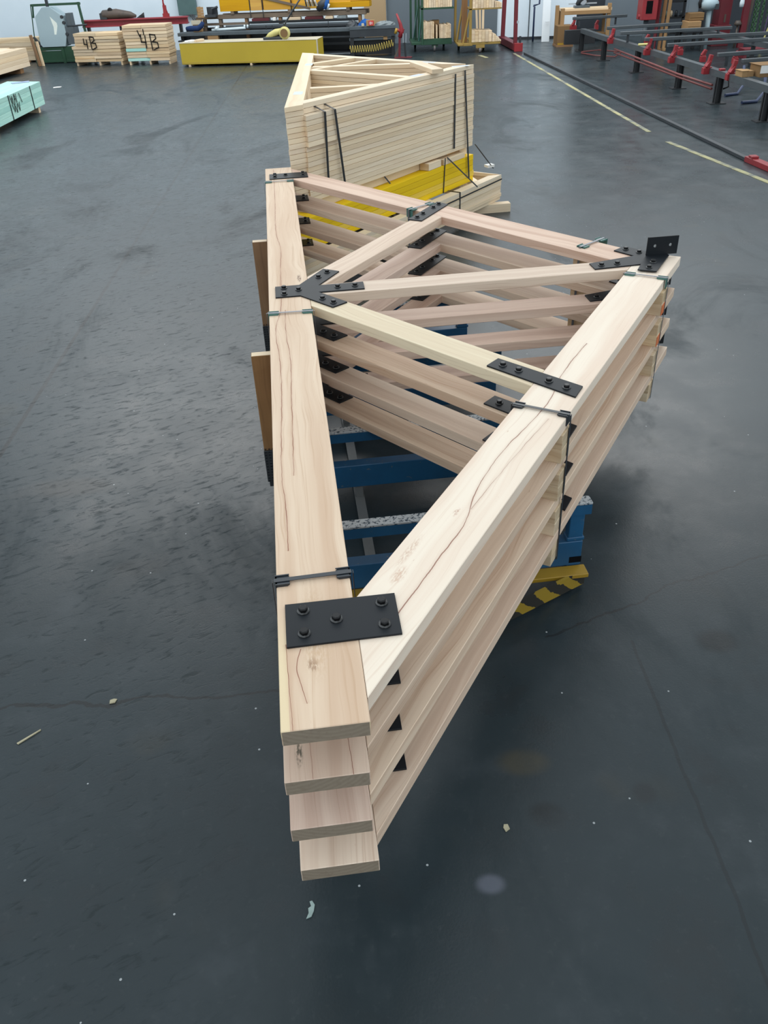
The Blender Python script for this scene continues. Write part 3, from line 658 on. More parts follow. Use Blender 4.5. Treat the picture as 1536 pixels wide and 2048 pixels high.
# nail plates on the top truss
top = proto['a']
for (x, y, a) in ((-.50, 8.80, 1.55), (.45, 7.72, .87), (-.50, 7.05, 1.55), (.60, 8.02, .87), (.86, 8.17, .2), (.60, 8.55, -.6)):
    m = MB(); m.box(-.075, .075, -.035, .035, ph-.0022, ph-.0016); o = m.build('nail_plate', 'chrome', top); o.location = (x, y, 0); o.rotation_euler = (0, 0, a)
t = thing('packing_block', 'pale short board laid across the near corner of the tall pine pack', 'offcut', (.545, 8.02, zs0+ph*nlay), math.radians(-75))
m = MB(); m.box(-.30, .30, -.05, .05, 0.001, .035, 0, 1); m.build('board', ['pine', 'pine'], t, .0015)
dn = (CX-BX).normalized(); nrm = Vector((dn.y, -dn.x))
def face_strap(label, s0, s1, z0, z1, base, inward, grp, w=.021, off=.062, botoff=None):
    """strap down a pack's near face, from the top in over the edge"""
    m = MB(); a = base+dn*s0+nrm*off; b = base+dn*s1+nrm*(botoff if botoff is not None else off)
    m.bar((a.x, a.y, z1), (b.x, b.y, z0), .003, w, (dn.x, dn.y, 0))
    if inward:
        c = base+dn*(s0-.02)+nrm*(off-inward); m.bar((c.x, c.y, z1+.037), (a.x, a.y, z1+.002), w, .003)
    return tag(m.build('packing_strap', 'strap_black'), label, 'strap', grp)
G2 = 'black straps on the pine packs'
zt = zs0+ph*nlay
face_strap('left strap of the left pair down the tall pine pack', .33, .33, .66, zt-.073, BX, .085, G2, off=.078, botoff=.062)
face_strap('right strap of the left pair down the tall pine pack', .44, .53, .60, zt-.073, BX, .085, G2, off=.078, botoff=.062)
face_strap('left strap of the right pair down the tall pine pack', 2.10, 2.08, .66, zt-.04, BX, 0, G2, off=.016, botoff=.022)
face_strap('right strap of the right pair down the tall pine pack, reaching the yellow boards', 2.25, 2.31, .36, zt-.03, BX, 0, G2, off=.014, botoff=.035)
# dunnage below it, on the yellow boards
DY = Vector((-.604, -.797))                      # run of the yellow and lower packs, from the right corner
DN = Vector((-.797, .604))                       # inwards
YC = Vector((.995, 8.247))
def along(base, s, n): return base+DY*s+DN*n
dl = (('pale sawn bearer between yellow boards and tall pine pack, nearest right corner', .03, .62, -.005, .09, .553, .628), ('long brown bearer set back between yellow boards and tall pine pack', .3, 2.3, .10, .20, .553, .6265),
      ('pale squared block lying on the edge of the yellow boards under the tall pack', .16, .52, -.004, .075, .554, .60), ('short end-sawn block on the yellow boards left of the pale squared block', .56, .76, .0, .095, .5545, .612),
      ('far bearer under the tall pine pack behind the brown one', .1, 1.9, .55, .65, .553, .6265))
dl = (dl[1], dl[2], dl[3], dl[4], ('pale packer under the right corner of the tall pine pack', .02, .15, .06, .20, .553, .6265))
for lb, s0, s1, n0, n1, z0, z1 in dl:
    p = [along(YC, s0, n0), along(YC, s1, n0), along(YC, s1, n1), along(YC, s0, n1)]
    m = MB(); m.prism([(q.x, q.y) for q in p], z0, z1, (0, 0), DY, 1); tag(m.build('timber_bearer', ['pine', 'dunnage'], None, .0015), lb, 'bearer', 'bearers between the timber packs')
# yellow board pack
yp = thing('yellow_board_pack', 'pack of yellow dipped boards strapped under the tall pine pack', 'timber pack', (YC.x, YC.y, .3172), 0)
for r in range(5):
    for k in range(4):
        n0 = k*.142; j = random.uniform(-.02, .02); p = [along(Vector((0, 0)), .0+j, n0), along(Vector((0, 0)), 2.70-1.25*n0+j, n0), along(Vector((0, 0)), 2.70-1.25*n0+j, n0+.139), along(Vector((0, 0)), j, n0+.139)]
        m = MB(); m.prism([(q.x, q.y) for q in p], r*.0472, r*.0472+.0455, (0, 0), DY, 1); m.build('board', ['yellow_wood', 'yellow_wood'], yp, .0015)
G3 = 'straps on the yellow boards and lower pack'
def cord(name, pts, r, mat, label, cat, group=None, n=6):
    m = MB(); m.tube(pts, r, n); return tag(m.build(name, mat), label, cat, group)
def yv(s, n, z): q = along(YC, s, n); return (q.x, q.y, z)
for lb, a, b in (('vertical black strap down the yellow boards at the pale squared block', yv(.50, -.006, .612), yv(.53, -.006, .318)), ('slanting black strap from the pale block across the yellow boards to the lower pack', yv(.47, -.006, .612), yv(.20, -.17, .318)),
                 ('short loose strap tail over the left of the yellow boards', yv(1.32, .10, .64), yv(1.18, -.02, .40))):
    m = MB(); m.bar(a, b, .012, .003, (.8, -.6, 0)); tag(m.build('packing_strap', 'strap_black'), lb, 'strap', G3)
m = MB(); m.bar((1.02, 8.33, .62), (1.24, 8.62, .335), .012, .003); tag(m.build('packing_strap', 'strap_black'), 'black strap stretched from tall pack down behind to the lower pack corner', 'strap', G3)
m = MB(); m.prism([(1.18, 8.56), (1.25, 8.60), (1.22, 8.66), (1.15, 8.62)], .353, .375); tag(m.build('paper_tag', 'label_white'), 'small white paper tag on the lower pine pack corner', 'tag')
# lower pine pack: triangular trusses again
LC = Vector((1.297, 8.438)); LA = Vector((-.45, 9.70)); LB_ = along(LC, 2.98, 0)
def low_truss():
    t = thing('pine_roof_truss', 'x', 'truss', (0, 0, 0), 0, 'pine trusses in the low pack')
    d = (LB_-LC).normalized(); n = Vector((d.y, -d.x))*-.09
    nn = DN*.09
    for nm, poly, dd in (('rafter', [LC, LB_, LB_+nn, LC+nn-DY*-.10], DY), ('rafter', [LC+DN*.09+DY*.02, LC+Vector((-.02, .01)), LA, LA+Vector((.0, -.11))], LA-LC), ('bottom_chord', [LB_+nn, LB_+nn+Vector((.12, .16)), LA+Vector((.12, -.12)), LA+Vector((0, -.12))], LA-LB_),
                         ('web', [LC+DY*1.1+DN*.09, LC+DY*1.2+DN*.09, Vector((-.30, 8.62)), Vector((-.32, 8.55))], Vector((-1, .3))), ('web', [LC+DY*.30+DN*.09, LC+DY*.38+DN*.09, LC+(LA-LC)*.22+Vector((0, -.08)), LC+(LA-LC)*.19+Vector((0, -.08))], Vector((-.2, 1)))):
        m = MB(); m.prism([(q.x, q.y) for q in poly], 0, .0328, (0, 0), dd, 1); m.build(nm, ['pine', 'pine'], t, .0012)
    return t
lp = low_truss()
for i in range(7):
    t = lp if i == 0 else dup(lp)
    t.location = (random.uniform(-.006, .006), random.uniform(-.006, .006), .0801+.0339*(6-i)); t['label'] = f'{ORDS[i]} pine truss from the top of the low pack under the yellow boards'
m = MB()
a, b = along(LC, .0, -.006), along(LC, 1.6, -.006); m.bar((a.x, a.y, .275), (b.x, b.y, .262), .003, .012); tag(m.build('packing_strap', 'strap_black'), 'black strap run lengthwise along the low pine pack face', 'strap', G3)
m = MB(); a = along(LC, .78, -.006); m.bar((a.x, a.y, .32), (a.x, a.y, .08), .003, .014, (dn.x, dn.y, 0)); m.bar((a.x, a.y, .321), (a.x-.16, a.y+.12, .321), .014, .003); tag(m.build('packing_strap', 'strap_black'), 'black strap down the low pine pack face', 'strap', G3)
for lb, s in (('pale floor bearer poking out right under the low pine pack', .16), ('floor bearer under the middle of the low pine pack', 1.3), ('floor bearer under the left of the low pine pack', 2.6)):
    q = along(LC, s, 0); d = Vector((.93, .10)).normalized(); n = Vector((-d.y, d.x))*.045
    A, B = q+d*(.17 if s < 1 else .0), q-d*(.75 if s < 2 else .25)
    m = MB(); m.prism([(A-n)[:], (A+n)[:], (B+n)[:], (B-n)[:]], 0, .0798, (0, 0), d, 1); tag(m.build('timber_bearer', ['pine', 'dunnage'], None, .0015), lb, 'bearer', 'floor bearers under the low pine pack')

# ------------------------------------------------------------------ far left: timber packs
aq = thing('treated_timber_pack', 'aqua green treated timber pack with black straps and scrawled writing', 'timber pack', (-5.575, 16.12, .09), 0)
AD = Vector((-.08, -1)).normalized(); AN = Vector((-1, .08)).normalized()
def box_dir(o, d, n, s0, s1, n0, n1, z0, z1):
    P = [o+d*s0+n*n0, o+d*s1+n*n0, o+d*s1+n*n1, o+d*s0+n*n1]; return [(p.x, p.y) for p in P], z0, z1
Z2 = Vector((0, 0))
AD = Vector((-.012, -1)).normalized(); AN = Vector((-1, .35)).normalized()
for r in range(5):
    for k in range(4):
        p, a, b = box_dir(Z2, AD, AN, 0, 4.5, k*.17, k*.17+.166, r*.0708, r*.0708+.069)
        m = MB(); m.prism(p, a, b, (0, 0), AD, 1); m.build('board', ['aqua', 'aqua'], aq, .002)
for s in (.55, 1.56):
    m = MB(); m.box(-.010+.009-s*.0, .014-.009, -s-.009, -s+.009, 0.0, .356); o = m.build('strap', 'strap_black', aq); o.location = (.006-s*.012, 0, 0)
m = MB(); f = lambda s, z: (.009-s*.012, -s, z)
for st_ in ([(1.50, .33), (1.46, .22), (1.42, .32), (1.40, .2)], [(1.36, .20), (1.32, .34), (1.28, .22)], [(1.33, .27), (1.29, .27)], [(1.25, .33), (1.25, .22)], [(1.10, .32), (1.04, .19)], [(1.48, .21), (1.42, .10), (1.38, .19), (1.33, .08), (1.28, .19)], [(1.25, .20), (1.21, .09), (1.17, .2)]):
    ribbon(m, [f(*q) for q in st_], .016, (1, 0, 0))
m.build('scrawled_writing', 'black_ink', aq)
for s in (.25, 2.2):
    m = MB(); p, a, b = box_dir(Z2, AD, AN, s, s+.09, .02, .66, -.0898, -.0005); m.prism(p, a, b, end=0); m.build('bearer', 'dunnage', aq)
m = MB(); m.prism([(-.16, -.05), (-.23, .14), (-.49, -.03), (-.41, -.17)], .3545, .357); o = m.build('paper_sheet', 'blue_paper'); o.location = (-5.575, 16.12, .09); tag(o, 'blue grey paper sheet lying on the aqua timber pack', 'paper')
pp = thing('pale_timber_pack', 'pale sawn timber pack on brown bearers behind the aqua pack', 'timber pack', (-7.78, 22.14, .10), 0)
PD = Vector((-.12, -1)).normalized(); PNn = Vector((-1, .12)).normalized()
for r in range(4):
    for k in range(5):
        e = -.0 if k < 1 else random.uniform(-.25, .15)
        p, a, b = box_dir(Z2, PD, PNn, e, 4.0, k*.23, k*.23+.225, r*.094, r*.094+.092+(0.02 if k > 2 and r == 3 else 0))
        m = MB(); m.prism(p, a, b, (0, 0), PD, 1); m.build('board', ['pine', 'dunnage'], pp, .003)
for s, (w) in ((.35, .16), (2.6, .16)):
    m = MB(); p, a, b = box_dir(Z2, PD, PNn, s, s+w, .02, 1.1, -.0998, -.0005); m.prism(p, a, b, end=0); m.build('bearer', 'brown', pp)
ob = thing('orange_timber_pack', 'long orange-tinted boards at the wall behind the pale timber pack', 'timber pack', (-8.0, 24.2, 0), .0)
for r in range(5):
    m = MB(); m.box(-3.5, .0-random.uniform(0, .1), -.2, .2, .04+r*.10, .138+r*.10, 0, 1); m.build('board', ['dunnage', 'dunnage'], ob, .003)
m = MB()
for x in (-.5, -2.5): m.box(x, x+.1, -.2, .2, 0, .04)
m.build('bearer', 'brown', ob)
t = thing('timber_prop', 'dark notched timber prop at the end of the pale pack', 'prop', (-7.85, 23.0, 0), .2)
m = MB(); m.bar((0, 0, 0), (-.06, .05, .66), .05, .06); m.build('prop', 'brown', t); m = MB(); m.bar((.08, 0, 0), (.05, .03, .52), .05, .05); m.build('prop', 'dunnage', t)

# green cradle with guarded machine
g = thing('saw_cradle', 'dark green steel cradle holding a grey octagonal machine guard by the wall', 'machine', (-7.60, 23.48, 0), -.1)
def gp(name, m, mat, par=g, bv=.004): return m.build(name, mat, par, bv)
m = MB(); m.box(-.47, .28, -.03, .03, .28, .36); gp('base_rail', m, 'green'); m = MB(); m.box(-.44, .28, -.02, .02, .06, .27); gp('base_panel', m, 'green'); m = MB(); m.box(-.47, .9, -.03, .6, .02, .07); m.box(.28, .9, -.02, .03, .05, .36); gp('base_tray', m, 'green')
for x in (-.45, .25): m = MB(); m.box(x-.035, x+.035, -.04, .03, 0, .34); gp('leg', m, 'green')
m = MB(); m.bar((-.43, .0, .36), (-.30, .0, 1.26), .02, .02); m.bar((-.305, 0, .98), (-.25, 0, 1.26), .045, .03); gp('upright', m, 'green'); m = MB(); m.bar((.93, .0, .3), (.88, .0, 1.27), .05, .05); gp('upright', m, 'green')
m = MB(); m.box(-.29, .93, -.02, .02, 1.215, 1.265); gp('top_bar', m, 'green'); m = MB(); m.box(.08, .14, -.03, .03, 1.20, 1.36); gp('hook', m, 'steel_dark')
m = MB(); m.bar((-.43, 0, .36), (-.25, .04, .36), .05, .05); m.bar((-.42, 0, .58), (-.26, .0, .38), .045, .05); gp('stay', m, 'steel_dark')
oc = [(-.26, .42), (-.24, 1.0), (-.02, 1.19), (.18, 1.19), (.44, 1.0), (.44, .58), (.36, .36), (-.22, .36)]
m = MB()
for y in (-.06, .30): m.face([(x, y, z) for x, z in oc])
for a, b in zip(oc, oc[1:]+oc[:1]): m.face([(a[0], -.06, a[1]), (b[0], -.06, b[1]), (b[0], .30, b[1]), (a[0], .30, a[1])])
gd = gp('octagonal_guard', m, 'guard_grey')
m = MB(); m.face([(x, -.0605, z) for x, z in ((.13, 1.0), (.27, .86), (.27, .8), (.20, .62), (.15, .62), (.17, .78))]); m.build('pale_patch', 'white_patch', gd)
for x, z in ((.42, .98), (.44, .86), (.46, .62)):
    m = MB(); m.lathe([(.035, 0), (.04, .03), (.03, .07)], (x, -.07, z), 10, axis=1); m.build('knob', 'steel_dark', gd)
m = MB(); m.box(.44, .64, -.04, .30, .40, .78); m.box(.5, .62, .0, .2, .78, 1.05); gp('gearbox', m, 'steel_mid'); m = MB(); m.cyl((.5, -.03, .78), (1.0, -.03, .80), .018); gp('shaft', m, 'steel_dark')

# red beam with motor along the wall
rb = thing('red_girder', 'scraped red steel beam on black legs behind the marked offcut packs', 'beam', (-5.45, 23.45, 0), -.1)
m = MB(); m.box(-1.32, 1.30, -.09, .09, .725, .755); m.box(-1.32, 1.30, -.09, .09, .85, .88); m.box(-1.32, 1.30, -.012, .012, .755, .85); m.build('beam', 'red_beam', rb, .003)
m = MB(); m.bar((.72, 0, .88), (.77, 0, 1.28), .03, .02); m.face([(.72, 0, .88), (.86, 0, .88), (.74, 0, 1.28)]); m.box(.70, .86, -.02, .02, .88, .95); m.box(.73, .81, -.02, .02, .95, 1.12); m.build('upright_fin', 'red', rb)
for x in (-1.2, -.38, -.3, .0, 1.1): m = MB(); m.box(x-.03, x+.03, -.05, .05, 0, .725); m.build('leg', 'post_black', rb)
mt = thing('electric_motor', 'dark brown motor casing resting on the red steel beam', 'motor', (-5.83, 23.48, .882), -.1)
m = MB(); m.tube([(-.42, .0, .07), (-.38, 0, .09), (-.05, 0, .10), (.30, 0, .07), (.42, 0, .04)], [.07, .10, .11, .07, .03], 12); m.build('casing', 'copper_dark', mt); m = MB(); m.box(-.45, -.28, -.09, .09, 0, .13); m.build('terminal_box', 'steel_dark', mt)
m = MB(); m.lathe([(.05, -.02), (.07, 0), (.05, .02)], (-.18, -.05, .17), 12, axis=1); m.build('pulley', 'rubber', mt); m = MB(); m.face([(.42, 0, 0), (.62, 0, 0), (.62, 0, .11)]); m.face([(.42, .02, 0), (.62, .02, 0), (.62, .02, .11)]); m.box(.5, .62, 0, .02, 0, .05); m.build('bracket', 'steel_dark', mt)
m = MB(); m.box(-.24, .24, -.12, 0, .80, 1.6); o = m.build('wall_cabinet', 'wallbox', None, .006); o.location = (-4.42, 25.10, 0); o.rotation_euler = (0, 0, -.15); tag(o, 'grey green cabinet hung on the white back wall', 'cabinet')

# two packs of offcut boards marked 4B
def offcut_pack(label, x, y, rz, W_, H_, rows, step, marks):
    t = thing('offcut_pack', label, 'timber pack', (x, y, 0), rz, 'marked offcut packs')
    for bx in (.03, W_*.5, W_-.05): m = MB(); m.box(bx, bx+.04, .01, .5, 0, .075); m.build('bearer', 'dunnage', t)
    rh = H_/rows
    for r in range(rows):
        z = .076+r*rh; split = W_*(.48+random.uniform(-.06, .06)); x0 = 0.0; x1 = W_
        if step and r >= rows*step[0]: x0 = step[1]
        jj = lambda: random.uniform(-.012, .012)
        for a, b in ((x0+jj(), split), (split+.004, x1+jj())):
            m = MB(); m.box(a, b, jj(), .52+jj(), z, z+rh-.007, 0, 1); m.build('board', ['aqua' if step is None and a < .1 and r in (0, 3) else 'dunnage', 'dunnage'], t, .003)
    m = MB()
    for s in marks: ribbon(m, [(a, -.014, b) for a, b in s], .024, (0, -1, 0))
    m.build('marker_writing', 'black_ink', t)
    return t
four = lambda x, z, s: [[(x, z+s), (x-.02*s, z+.45*s), (x+.38*s, z+.42*s)], [(x+.36*s, z+s*.9), (x+.34*s, z)]]
bee = lambda x, z, s: [[(x, z+s), (x+.05*s, z)], [(x, z+s), (x+.38*s, z+.95*s), (x+.42*s, z+.72*s), (x+.12*s, z+.52*s), (x+.5*s, z+.45*s), (x+.52*s, z+.15*s), (x+.15*s, z)]]
offcut_pack('left offcut board pack, lower and stepped, marked 4B in black', -6.88, 22.66, -.20, 1.22, .60, 9, (.5, .10), four(.34, .36, .20)+bee(.50, .34, .26))
offcut_pack('right offcut board pack, taller, marked 4B in large black strokes', -5.53, 22.30, -.125, 1.04, .74, 11, None, four(.42, .34, .28)+bee(.64, .30, .32)+[[(.50, .72), (.50, .62)], [(.36, .70), (.40, .58)]])

# long yellow pack
yb = thing('yellow_panel_pack', 'long low pack of yellow faced panels on bearers by the work benches', 'panel pack', (-4.105, 21.44, 0), -.18)
m = MB(); m.box(0, 3.18, 0, .62, .045, .462); b0 = m.build('panel_stack', 'yellow_pack', yb, .004)
m = MB(); m.box(-.004, 3.184, -.004, .624, .463, .474); m.build('top_sheet', 'yellow_pack_top', yb, .002)
m = MB(); m.box(.0, 3.18, -.003, .0, .070, .074); m.build('sheet_joint', 'cardboard', yb); m = MB(); m.box(3.165, 3.186, -.006, .05, .05, .47); m.build('corner_strip', 'yellow_pack_top', yb)
for x in (.15, 1.6, 3.0): m = MB(); m.box(x, x+.05, .005, .6, 0, .0445); m.build('bearer', 'dunnage', yb)
by = lambda x: 22.20-.1875*(x+.2)
BR = math.atan(-.1875)
for lb, x, y, w, h, mat in (('small white block at the left end of the yellow panel pack', -3.86, 21.60, .16, .035, 'label_white'), ('short pale offcut on the left end of the yellow panel pack', -3.66, 21.58, .09, .05, 'dunnage')):
    m = MB(); m.box(-w/2, w/2, -.12, .12, 0, h); m.box(-w/2, w/2*.2, -.14, -.11, 0, h*.6); o = m.build('offcut', mat, None, .004); o.location = (x, y, .475); o.rotation_euler = (0, 0, -.5); tag(o, lb, 'offcut')
# wheeled floor tool on the yellow pack
wt = thing('disc_edger', 'yellow wheeled cutting tool with long black handle on the yellow panel pack', 'power tool', (-1.78, 21.18, .475), BR)
m = MB(); m.tube([(-.34, 0, .03), (-.25, 0, .08), (-.1, 0, .14), (.02, 0, .17)], [.03, .06, .07, .05], 10); m.build('cover', 'pale_yellow', wt); m = MB(); m.box(-.40, .02, -.06, .06, .0, .055); m.build('base', 'steel_dark', wt, .01)
m = MB(); m.lathe([(.05, -.05), (.12, -.04), (.125, 0), (.12, .04), (.05, .05)], (.10, -.03, .125), 18, axis=1); m.build('wheel', 'pale_yellow', wt); m = MB(); m.lathe([(.085, -.06), (.085, -.05)], (.10, -.03, .125), 16, axis=1); m.build('wheel_disc', 'cardboard_dark', wt)
m = MB(); m.tube([(.06, 0, .2), (.14, .0, .32), (.30, .0, .52), (.55, 0, .80)], .018, 8); m.tube([(.55, 0, .80), (.62, 0, .85)], .028, 8); m.build('handle', 'steel_dark', wt)

# steel work bench with beams behind the yellow pack
sb = thing('steel_beam_bench', 'dark steel bench stacked with long grey beams behind the yellow panel pack', 'bench', (-.2, 22.2, 0), BR)
for nm, x0, x1, y, z0, z1, mat in (('beam', -4.2, .15, -.09, .50, .57, 'steel_mid'), ('beam', -3.4, .10, .15, .59, .64, 'steel_dark'), ('beam', -3.1, .10, .18, .62, .67, 'steel_mid'), ('beam', -2.5, .10, .26, .68, .72, 'steel_dark'), ('beam', -2.2, .10, .32, .70, .74, 'steel_mid'), ('lower_beam', -4.2, .15, .02, .22, .28, 'steel_dark')):
    m = MB(); m.box(x0, x1, y-(.10 if y == -.09 else .03), y+(.20 if y == -.09 else .03), z0, z1); m.build(nm, mat, sb, .004)
m = MB(); m.box(-4.2, .2, .42, .46, .03, .62); m.build('back_panel', 'steel_dark', sb)
m = MB(); m.box(-4.2, .1, -.0, .4, .05, .08); m.build('shelf', 'steel_dark', sb)
for x in (-4.15, -3.2, -2.0, -1.0, 0.0): m = MB(); m.box(x-.03, x+.03, -.02, .40, 0, .50); m.build('leg', 'steel_dark', sb)
for x, z0, z1 in ((-2.05, .50, .66), (-1.90, .50, .66), (-1.62, .49, .72), (-.55, .49, .70)): m = MB(); m.box(x-.008, x+.008, -.035, -.03, z0, z1); m.build('band', 'strap_black', sb)
m = MB(); m.cyl((-3.38, -.05, .60), (-2.55, -.05, .625), .028); m.cyl((-3.30, -.055, .60), (-3.22, -.055, .66), .035); m.cyl((-2.58, -.05, .62), (-2.56, -.05, .69), .02); m.cyl((-2.5, -.05, .62), (-2.49, -.05, .69), .02); o = m.build('plastic_pipe', 'white_pipe'); o.location = (-.2, 22.2, 0); o.rotation_euler = (0, 0, BR); tag(o, 'white plastic pipe with fittings lying on the steel bench', 'pipe')
# brown timber rack and the amber formwork pack above
rk = thing('timber_rack', 'weathered brown timber rack carrying amber beams behind the steel bench', 'rack', (-.2, 22.55, 0), BR)
m = MB(); m.box(-3.25, .35, -.08, .08, .795, .885, 0, 0); m.build('long_beam', 'grey_timber', rk, .006)
m = MB(); m.box(-3.25, .35, .35, .45, .795, .885, 0, 0); m.build('long_beam', 'grey_timber', rk, .006)
for x in (-3.6, -3.2, -2.55, -1.72, .2): m = MB(); m.box(x-.035, x+.035, -.06, .06, 0, .795); m.build('post', 'grey_timber' if x < -3 else 'brown', rk, .004)
m = MB(); m.box(-3.62, -2.5, -.08, .10, .67, .71); m.build('shelf', 'grey_timber', rk); m = MB(); m.box(-3.8, -3.25, -.05, .25, .80, .85); m.build('shelf', 'grey_timber', rk)
ap = thing('amber_beam_pack', 'amber yellow formwork beams strapped on the brown timber rack', 'timber pack', (-.2, 22.55, .9), BR)
for i, (x0, x1, z0, z1, y) in enumerate(((-3.15, -2.42, .05, .33, 0), (-2.40, -2.12, .05, .33, 0), (-2.08, -1.42, .05, .33, 0), (-1.40, .0, .05, .17, .02), (-1.40, .45, .17, .24, .06), (-.72, .45, .05, .16, .0))):
    m = MB(); m.box(x0, x1, y-.1, y+.22, z0, z1, 0, 0); m.build('beam', 'amber_wood', ap, .004)
m = MB(); m.bar((-2.2, -.11, .33), (-.95, -.12, .05), .02, .05); m.build('sloping_batten', 'grey_timber', ap)
for x in (-2.41, -2.10, -1.41): m = MB(); m.box(x-.008, x+.008, -.11, -.10, -.1, .33); m.build('strap', 'strap_black', ap)
for x in (-2.9, -1.5, -.1): m = MB(); m.box(x, x+.08, -.1, .22, -.014, .049); m.build('bearer', 'grey_timber', ap)
cl = thing('cable_bundle', 'bundle of silver, orange and dark cable tools hanging over the amber beams', 'cables', (-1.15, 22.55, .98), BR)
for i in range(6): m = MB(); m.tube([(-.10+i*.045, -.14, .25), (-.06+i*.045, -.17, .12), (-.05+i*.05, -.15, .03)], .018, 6); m.build('cable', 'chrome' if i % 2 else 'steel_dark', cl)
m = MB(); m.lathe([(.03, 0), (.05, .03), (.03, .07)], (.04, -.16, .2), 10); m.build('orange_plug', 'orange', cl)
bc = thing('cloth_bundle', 'blue and dark cloth bundle beside the cables on the rack', 'cloth', (-.82, 22.45, .90), BR)
m = MB(); m.tube([(-.16, 0, .02), (-.08, 0, .10), (.0, -.02, .14), (.08, 0, .26)], [.05, .10, .11, .05], 10); m.build('dark_fold', 'steel_dark', bc); m = MB(); m.tube([(.02, -.06, .05), (.08, -.07, .14), (.12, -.05, .28)], [.05, .06, .03], 8); m.build('blue_fold', 'blue_cloth', bc); m = MB(); m.tube([(.09, -.09, .03), (.14, -.10, .14)], [.02, .025], 8); m.build('pale_fold', 'white_pipe', bc)
# small goods under the rack
for i, (lb, x, z, w, h, mat, cat, nm) in enumerate((
    ('maroon tray under the rack, left of the pale offcut', -2.35, .735, .42, .05, 'maroon', 'tray', 'plastic_tray'), ('longer maroon tray under the rack, right of the pale offcut', -1.08, .735, .42, .05, 'maroon', 'tray', 'plastic_tray'),
    ('pale pink offcut under the rack between the maroon trays', -1.55, .735, .32, .05, 'dunnage', 'offcut', 'offcut'), ('pale offcut under the rack right of the maroon trays', -.72, .735, .18, .05, 'dunnage', 'offcut', 'offcut'),
    ('small white carton under the rack beside left maroon tray', -2.02, .735, .07, .06, 'label_white', 'carton', 'carton'), ('clear grey plastic bag under the right end of the rack', -.42, .735, .22, .05, 'grey_plastic', 'bag', 'plastic_bag'))):
    m = MB(); m.box(-w/2, w/2, -.08, .08, 0, h); m.box(-w/2+.01, w/2-.01, -.07, .07, h, h+.006); o = m.build(nm, mat, None, .008); y0 = by(x)+.28; o.location = (x, y0, z); o.rotation_euler = (0, 0, BR); tag(o, lb, cat)
m = MB(); m.box(-2.55, .1, .20, .275, .722, .734); o = m.build('shelf_board', 'steel_dark'); o.location = (-.2, 22.2, 0); o.rotation_euler = (0, 0, BR); tag(o, 'thin dark shelf board across the bench under the timber rack', 'shelf')
# far left bench goods
cb = thing('cardboard_box', 'open upright cardboard box with black rods beside the red steel beam', 'box', (-3.88, 22.945, .571), BR)
m = MB(); m.box(-.10, .10, -.07, .07, 0, .17); m.box(-.10, .10, -.075, -.07, .17, .21); m.box(-.10, .10, .07, .075, .17, .24); m.build('carton', 'cardboard', cb); m = MB(); m.box(-.12, .12, -.085, -.078, .15, .24); m.build('flap', 'yellow_pack_top', cb)
for a in (-.09, -.04): m = MB(); m.tube([(a+.04, 0, .18), (a-.06, .02, .36)], .016, 6); m.build('rod', 'steel_dark', cb)
m = MB(); m.tube([(-.30, 0, .02), (-.2, -.02, .02), (.0, -.02, .02), (.08, 0, .07), (.13, 0, .14)], [.04, .06, .06, .055, .04], 10); o = m.build('rolled_cloth', 'navy_cloth'); o.location = (-3.84, 22.76, .632); o.rotation_euler = (0, 0, BR); tag(o, 'navy rolled cloth on the left end of the steel bench', 'cloth')
cr = thing('timber_crate', 'small orange brown timber crate at the left end of the rack', 'crate', (-3.66, 23.06, .852), BR)
for i in range(4): m = MB(); m.box(-.18, -.02, -.12, -.10, i*.055, i*.055+.05); m.box(-.18, -.16, -.12, .1, i*.055, i*.055+.05); m.build('slat', 'cardboard', cr)
m = MB(); m.box(-.0, .26, -.1, .1, 0, .05); m.box(.0, .26, .08, .1, .05, .2); m.build('tray', 'steel_dark', cr); m = MB(); m.tube([(.12, 0, .05), (.16, 0, .16), (.3, 0, .2)], .03, 6); m.build('clamp', 'steel_dark', cr)
for lb, x, w, mat in (('small brown carton on the shelf below the left beams', -3.5, .26, 'cardboard'),):
    m = MB(); m.box(-w/2, w/2, -.06, .06, 0, .085); m.box(-w/2, w/2, -.062, -.06, .03, .04); o = m.build('carton', mat, None, .004); o.location = (x, by(x)-.12, .415); o.rotation_euler = (0, 0, BR); tag(o, lb, 'carton')
m = MB(); m.box(-4.2, .0, -.22, -.06, .385, .414); o = m.build('shelf_board', 'steel_dark'); o.location = (-.2, 22.2, 0); o.rotation_euler = (0, 0, BR); tag(o, 'low dark shelf board just behind the yellow panel pack', 'shelf')

# dark machine bed with coiled hose
md = thing('machine_bed', 'black machine bed with grey top rail and hanging coiled hose', 'machine', (.25, 21.85, 0), -.03)
m = MB(); m.box(-.50, .54, -.2, .3, .55, .615); m.build('top_plate', 'steel_mid', md, .004); m = MB(); m.box(-.50, .54, -.19, .3, .40, .55); m.build('apron', 'steel_dark', md); m = MB(); m.box(-.52, .56, -.15, -.10, .33, .385); m.build('lower_rail', 'steel_mid', md, .004); m = MB(); m.box(-.52, .52, -.02, .28, .03, .33); m.build('cabinet_body', 'post_black', md)
for x in (-.46, .48): m = MB(); m.box(x-.04, x+.04, -.16, -.08, 0, .40); m.build('leg', 'post_black', md)
m = MB(); m.box(.26, .35, -.165, -.155, .33, .42); m.build('switch_plate', 'cardboard', md)
m = MB(); pts = []
nt = 18
for i in range(nt*10+1):
    a = 2*PI*i/10; s = i/(nt*10); pts.append((-.52+s*1.0+.0, -.24+.055*math.cos(a)*.9, .175+.11*max(0, s-.55)**1.2*2.2+.07*math.sin(a)))
m.tube(pts, .0075, 5); m.build('coiled_hose', 'hose_yellow', md)
